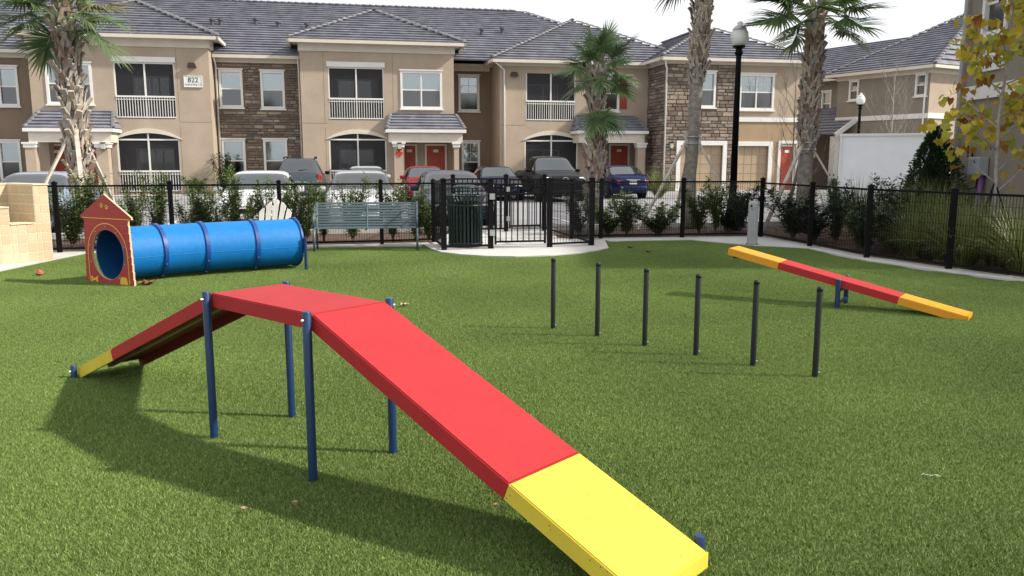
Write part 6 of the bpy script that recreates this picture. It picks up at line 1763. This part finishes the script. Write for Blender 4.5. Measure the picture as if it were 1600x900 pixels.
# dark conical evergreen
def cone_bush(label, loc, h, r, n, seed):
    rnd = random.Random(seed); t = thing('evergreen_bush', label, 'bush', loc); lf = MB()
    for i in range(n):
        z = h*(0.04+0.96*rnd.random()**1.25); q = z/h; rr = r*min(1.0, 0.72+1.8*q)*(1-max(0, q-0.22)/0.80)**0.8; a = rnd.uniform(0, 6.28)
        bump_ = 1+0.16*math.sin(5*a+7*q)+0.10*math.sin(11*a-9*q); d_ = rr*bump_*(1-0.35*rnd.random()**2)
        p = Vector((d_*math.cos(a), d_*math.sin(a), z)); d = Vector((math.cos(a)+rnd.uniform(-.7, .7), math.sin(a)+rnd.uniform(-.7, .7), rnd.uniform(-.2, 1.0))).normalized()
        s_ = d.cross(Vector((rnd.uniform(-1, 1), rnd.uniform(-1, 1), 1))).normalized(); L_ = rnd.uniform(0.06, 0.11); W_ = L_*0.28; u_ = s_.cross(d)
        lf.add([p, p+d*L_*0.5-s_*W_+u_*0.01, p+d*L_, p+d*L_*0.5+s_*W_+u_*0.01], [(0, 1, 2, 3)])
    lf.build('foliage', LEAF2, t); MB().tube([(0, 0, 0), (0, 0, h*0.8)], [0.05, 0.015], 8).build('trunk', TWIG, t)
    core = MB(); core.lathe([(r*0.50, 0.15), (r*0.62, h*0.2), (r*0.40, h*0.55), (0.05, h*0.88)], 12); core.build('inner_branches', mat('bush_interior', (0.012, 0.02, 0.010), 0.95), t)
    return t
cone_bush('dense dark conical evergreen at the corner of the grey-brown building', (10.15, 19.9, 0), 2.45, 0.80, 9000, 3)

# bare trees
def branch_tree(b, p, d, L, r, lvl, rnd, tips, spread=0.55, up_=0.25):
    pts = [p]; q = p.copy(); dd = d.copy(); n = 4
    for i in range(n):
        dd = (dd + Vector((rnd.uniform(-.12, .12), rnd.uniform(-.12, .12), rnd.uniform(-.02, .10)))).normalized(); q = q + dd*L/n; pts.append(q.copy())
    b.tube(pts, [r*(1-0.45*i/n) for i in range(n+1)], 5 if lvl < 2 else 3, cap=False)
    if lvl == 0 or L < 0.12: tips.append((pts, dd)); return
    tips.append((pts, dd))
    for k in range(rnd.choice((2, 3, 3))):
        i = rnd.randint(2, n); a = rnd.uniform(0, 6.28); v = Vector((math.cos(a), math.sin(a), up_)); nd = (dd*(1-spread)+v*spread).normalized()
        branch_tree(b, pts[i], nd, L*rnd.uniform(0.55, 0.8), r*0.55, lvl-1, rnd, tips, spread, up_)
def bare_tree(label, loc, h, r, seed, lvl=4):
    rnd = random.Random(seed); t = thing('bare_tree', label, 'tree', loc); b = MB(); tips = []
    b2 = MB(); b2.tube([(0, 0, 0), (0.01, 0, h*0.5), (0.0, 0.02, h)], [r, r*0.7, r*0.25], 8); b2.build('trunk', mat('pale_bark', (0.30, 0.26, 0.22), 0.9, var=0.2, vscale=8), t, smooth=True)
    for k in range(16):
        z = h*(0.22+0.75*k/16); a = k*2.4; branch_tree(b, Vector((0, 0, z)), Vector((math.cos(a)*0.6, math.sin(a)*0.6, 0.85)).normalized(), h*0.24*(1.1-0.6*k/16), r*0.30, lvl-1, rnd, tips, 0.4, 0.7)
    b.build('branches', mat('pale_bark', (0.30, 0.26, 0.22), 0.9), t)
bare_tree('slender leafless tree before the taupe building above the white container', (AT(1393, 200, 37.5).x, 37.5, 0), 5.4, 0.06, 21)
bare_tree('thin leafless tree left of the braced palm on the right', (AT(1236, 280, 21.6).x, 21.6, 0), 3.6, 0.03, 22)

# yellow-leaved young tree
def leaf_mesh(seed):
    """broad lobed leaf, about 14 cm, slightly cupped, attached at the origin and pointing to +x"""
    rnd = random.Random(seed); out = []
    for k, (r_, a) in enumerate(((0.0, 0), (0.062, 100), (0.086, 68), (0.080, 50), (0.118, 33), (0.108, 17), (0.134, 0), (0.108, -17), (0.118, -33), (0.080, -50), (0.086, -68), (0.062, -100))):
        an = R(a+rnd.uniform(-4, 4)); q = r_*rnd.uniform(0.9, 1.1); out.append((q*math.cos(an)+0.0, q*math.sin(an), -0.25*q*q/0.14+abs(math.sin(an))*q*0.25))
    b = MB(); c = (0.06, 0, 0.0); b.add([c]+out, [(0, 1+k, 1+(k+1) % len(out)) for k in range(len(out))]); b.add([(-0.05, -0.002, 0.02), (0.0, -0.002, 0), (0.0, 0.002, 0), (-0.05, 0.002, 0.02)], [(0, 1, 2, 3)])
    return b
YL = [leafmat('leaf_yellow_a', [(0.50, 0.37, 0.03), (0.60, 0.47, 0.05), (0.44, 0.38, 0.04)], 0.5, 0.35), leafmat('leaf_yellow_green', [(0.26, 0.30, 0.045), (0.36, 0.36, 0.05), (0.42, 0.38, 0.045)], 0.5, 0.35), leafmat('leaf_rust', [(0.38, 0.15, 0.025), (0.46, 0.23, 0.04), (0.20, 0.07, 0.025)], 0.6, 0.3)]
def yellow_tree():
    rnd = random.Random(77); X = AT(1553, 300, 14.9).x
    t = thing('young_tree', 'slim young tree with sparse yellow and rust leaves at the right edge', 'tree', (X, 14.9, 0))
    bark = mat('young_bark', (0.34, 0.31, 0.29), 0.85, var=0.25, vscale=9); lead = [Vector((0, 0, 0)), Vector((0.02, 0, 1.2)), Vector((-0.02, 0.02, 2.4)), Vector((0.04, 0, 3.6)), Vector((0.02, 0.02, 4.9)), Vector((0.06, 0, 6.0))]
    MB().tube(lead, [0.045, 0.036, 0.029, 0.021, 0.013, 0.005], 9).build('trunk', bark, t, smooth=True)
    br = []; spots = []
    for k in range(24):
        z = 1.1+4.6*k/24; a = k*2.4+0.4; L = (1.45-0.16*(z-1.1))*rnd.uniform(0.75, 1.15); el = rnd.uniform(0.35, 0.8)
        i = min(4, int(z/1.2)); base = lead[i].lerp(lead[i+1], min(1, (z-lead[i].z)/max(0.1, lead[i+1].z-lead[i].z)))
        pts = [base]; d = Vector((math.cos(a)*math.cos(el), math.sin(a)*math.cos(el), math.sin(el))); q = base.copy()
        for j in range(5):
            d = (d+Vector((rnd.uniform(-.16, .16), rnd.uniform(-.16, .16), rnd.uniform(-.10, .12)))).normalized(); q = q+d*L/5; pts.append(q.copy())
            if j > 0:
                for _ in range(rnd.choice((6, 7, 8))): spots.append((q+Vector((rnd.uniform(-.22, .22), rnd.uniform(-.22, .22), rnd.uniform(-.22, .16))), z))
        MB().tube(pts, [0.014*(1-0.75*j/5) for j in range(6)], 5, cap=False).build('branch', bark, t)
    lm = [[leaf_mesh(200+v).mesh('leaf', m) for m in YL] for v in range(3)]
    rnd.shuffle(spots)
    # the leaves that face the camera and hang low show largest: they are pieces of their own, the rest one mass
    spots.sort(key=lambda s: (s[0].z > 3.6) + 0.7*(s[0].x > 0.55))
    n = 0; rest_ = [MB() for _ in YL]; src = [leaf_mesh(200+v) for v in range(3)]
    for p, z in spots:
        if p.z < 1.85 and rnd.random() > 0.25: continue
        m = rnd.choices((0, 1, 2), (0.45, 0.37, 0.18))[0]; v = rnd.randrange(3); rot = (rnd.uniform(-.9, .9), rnd.uniform(0.1, 1.5), rnd.uniform(0, 6.28)); s_ = rnd.uniform(0.8, 1.4)
        if n < 298:
            o = inst('leaf', lm[v][m], t, p, rot); o.scale = (s_, s_, s_); n += 1
        else:
            from mathutils import Euler
            Mx = Euler(rot).to_matrix(); rest_[m].add([Mx @ (Vector(q)*s_) + p for q in src[v].v], src[v].f)
    rb_ = MB(); mi = []
    for k, b in enumerate(rest_): rb_.add(b.v, b.f); mi += [k]*len(b.f)
    o = rb_.build('upper_leaves', None, t); tag(o, kind='stuff')
    for m in YL: o.data.materials.append(m)
    o.data.polygons.foreach_set('material_index', mi)
    for a in (R(200), R(320), R(80)):
        MB().tube([(0, 0, 1.30), (0.30*math.cos(a), 0.30*math.sin(a), 0.55), (0.52*math.cos(a), 0.52*math.sin(a), 0.0)], 0.016, 6).build('guy_strap', BLACK, t)
yellow_tree()
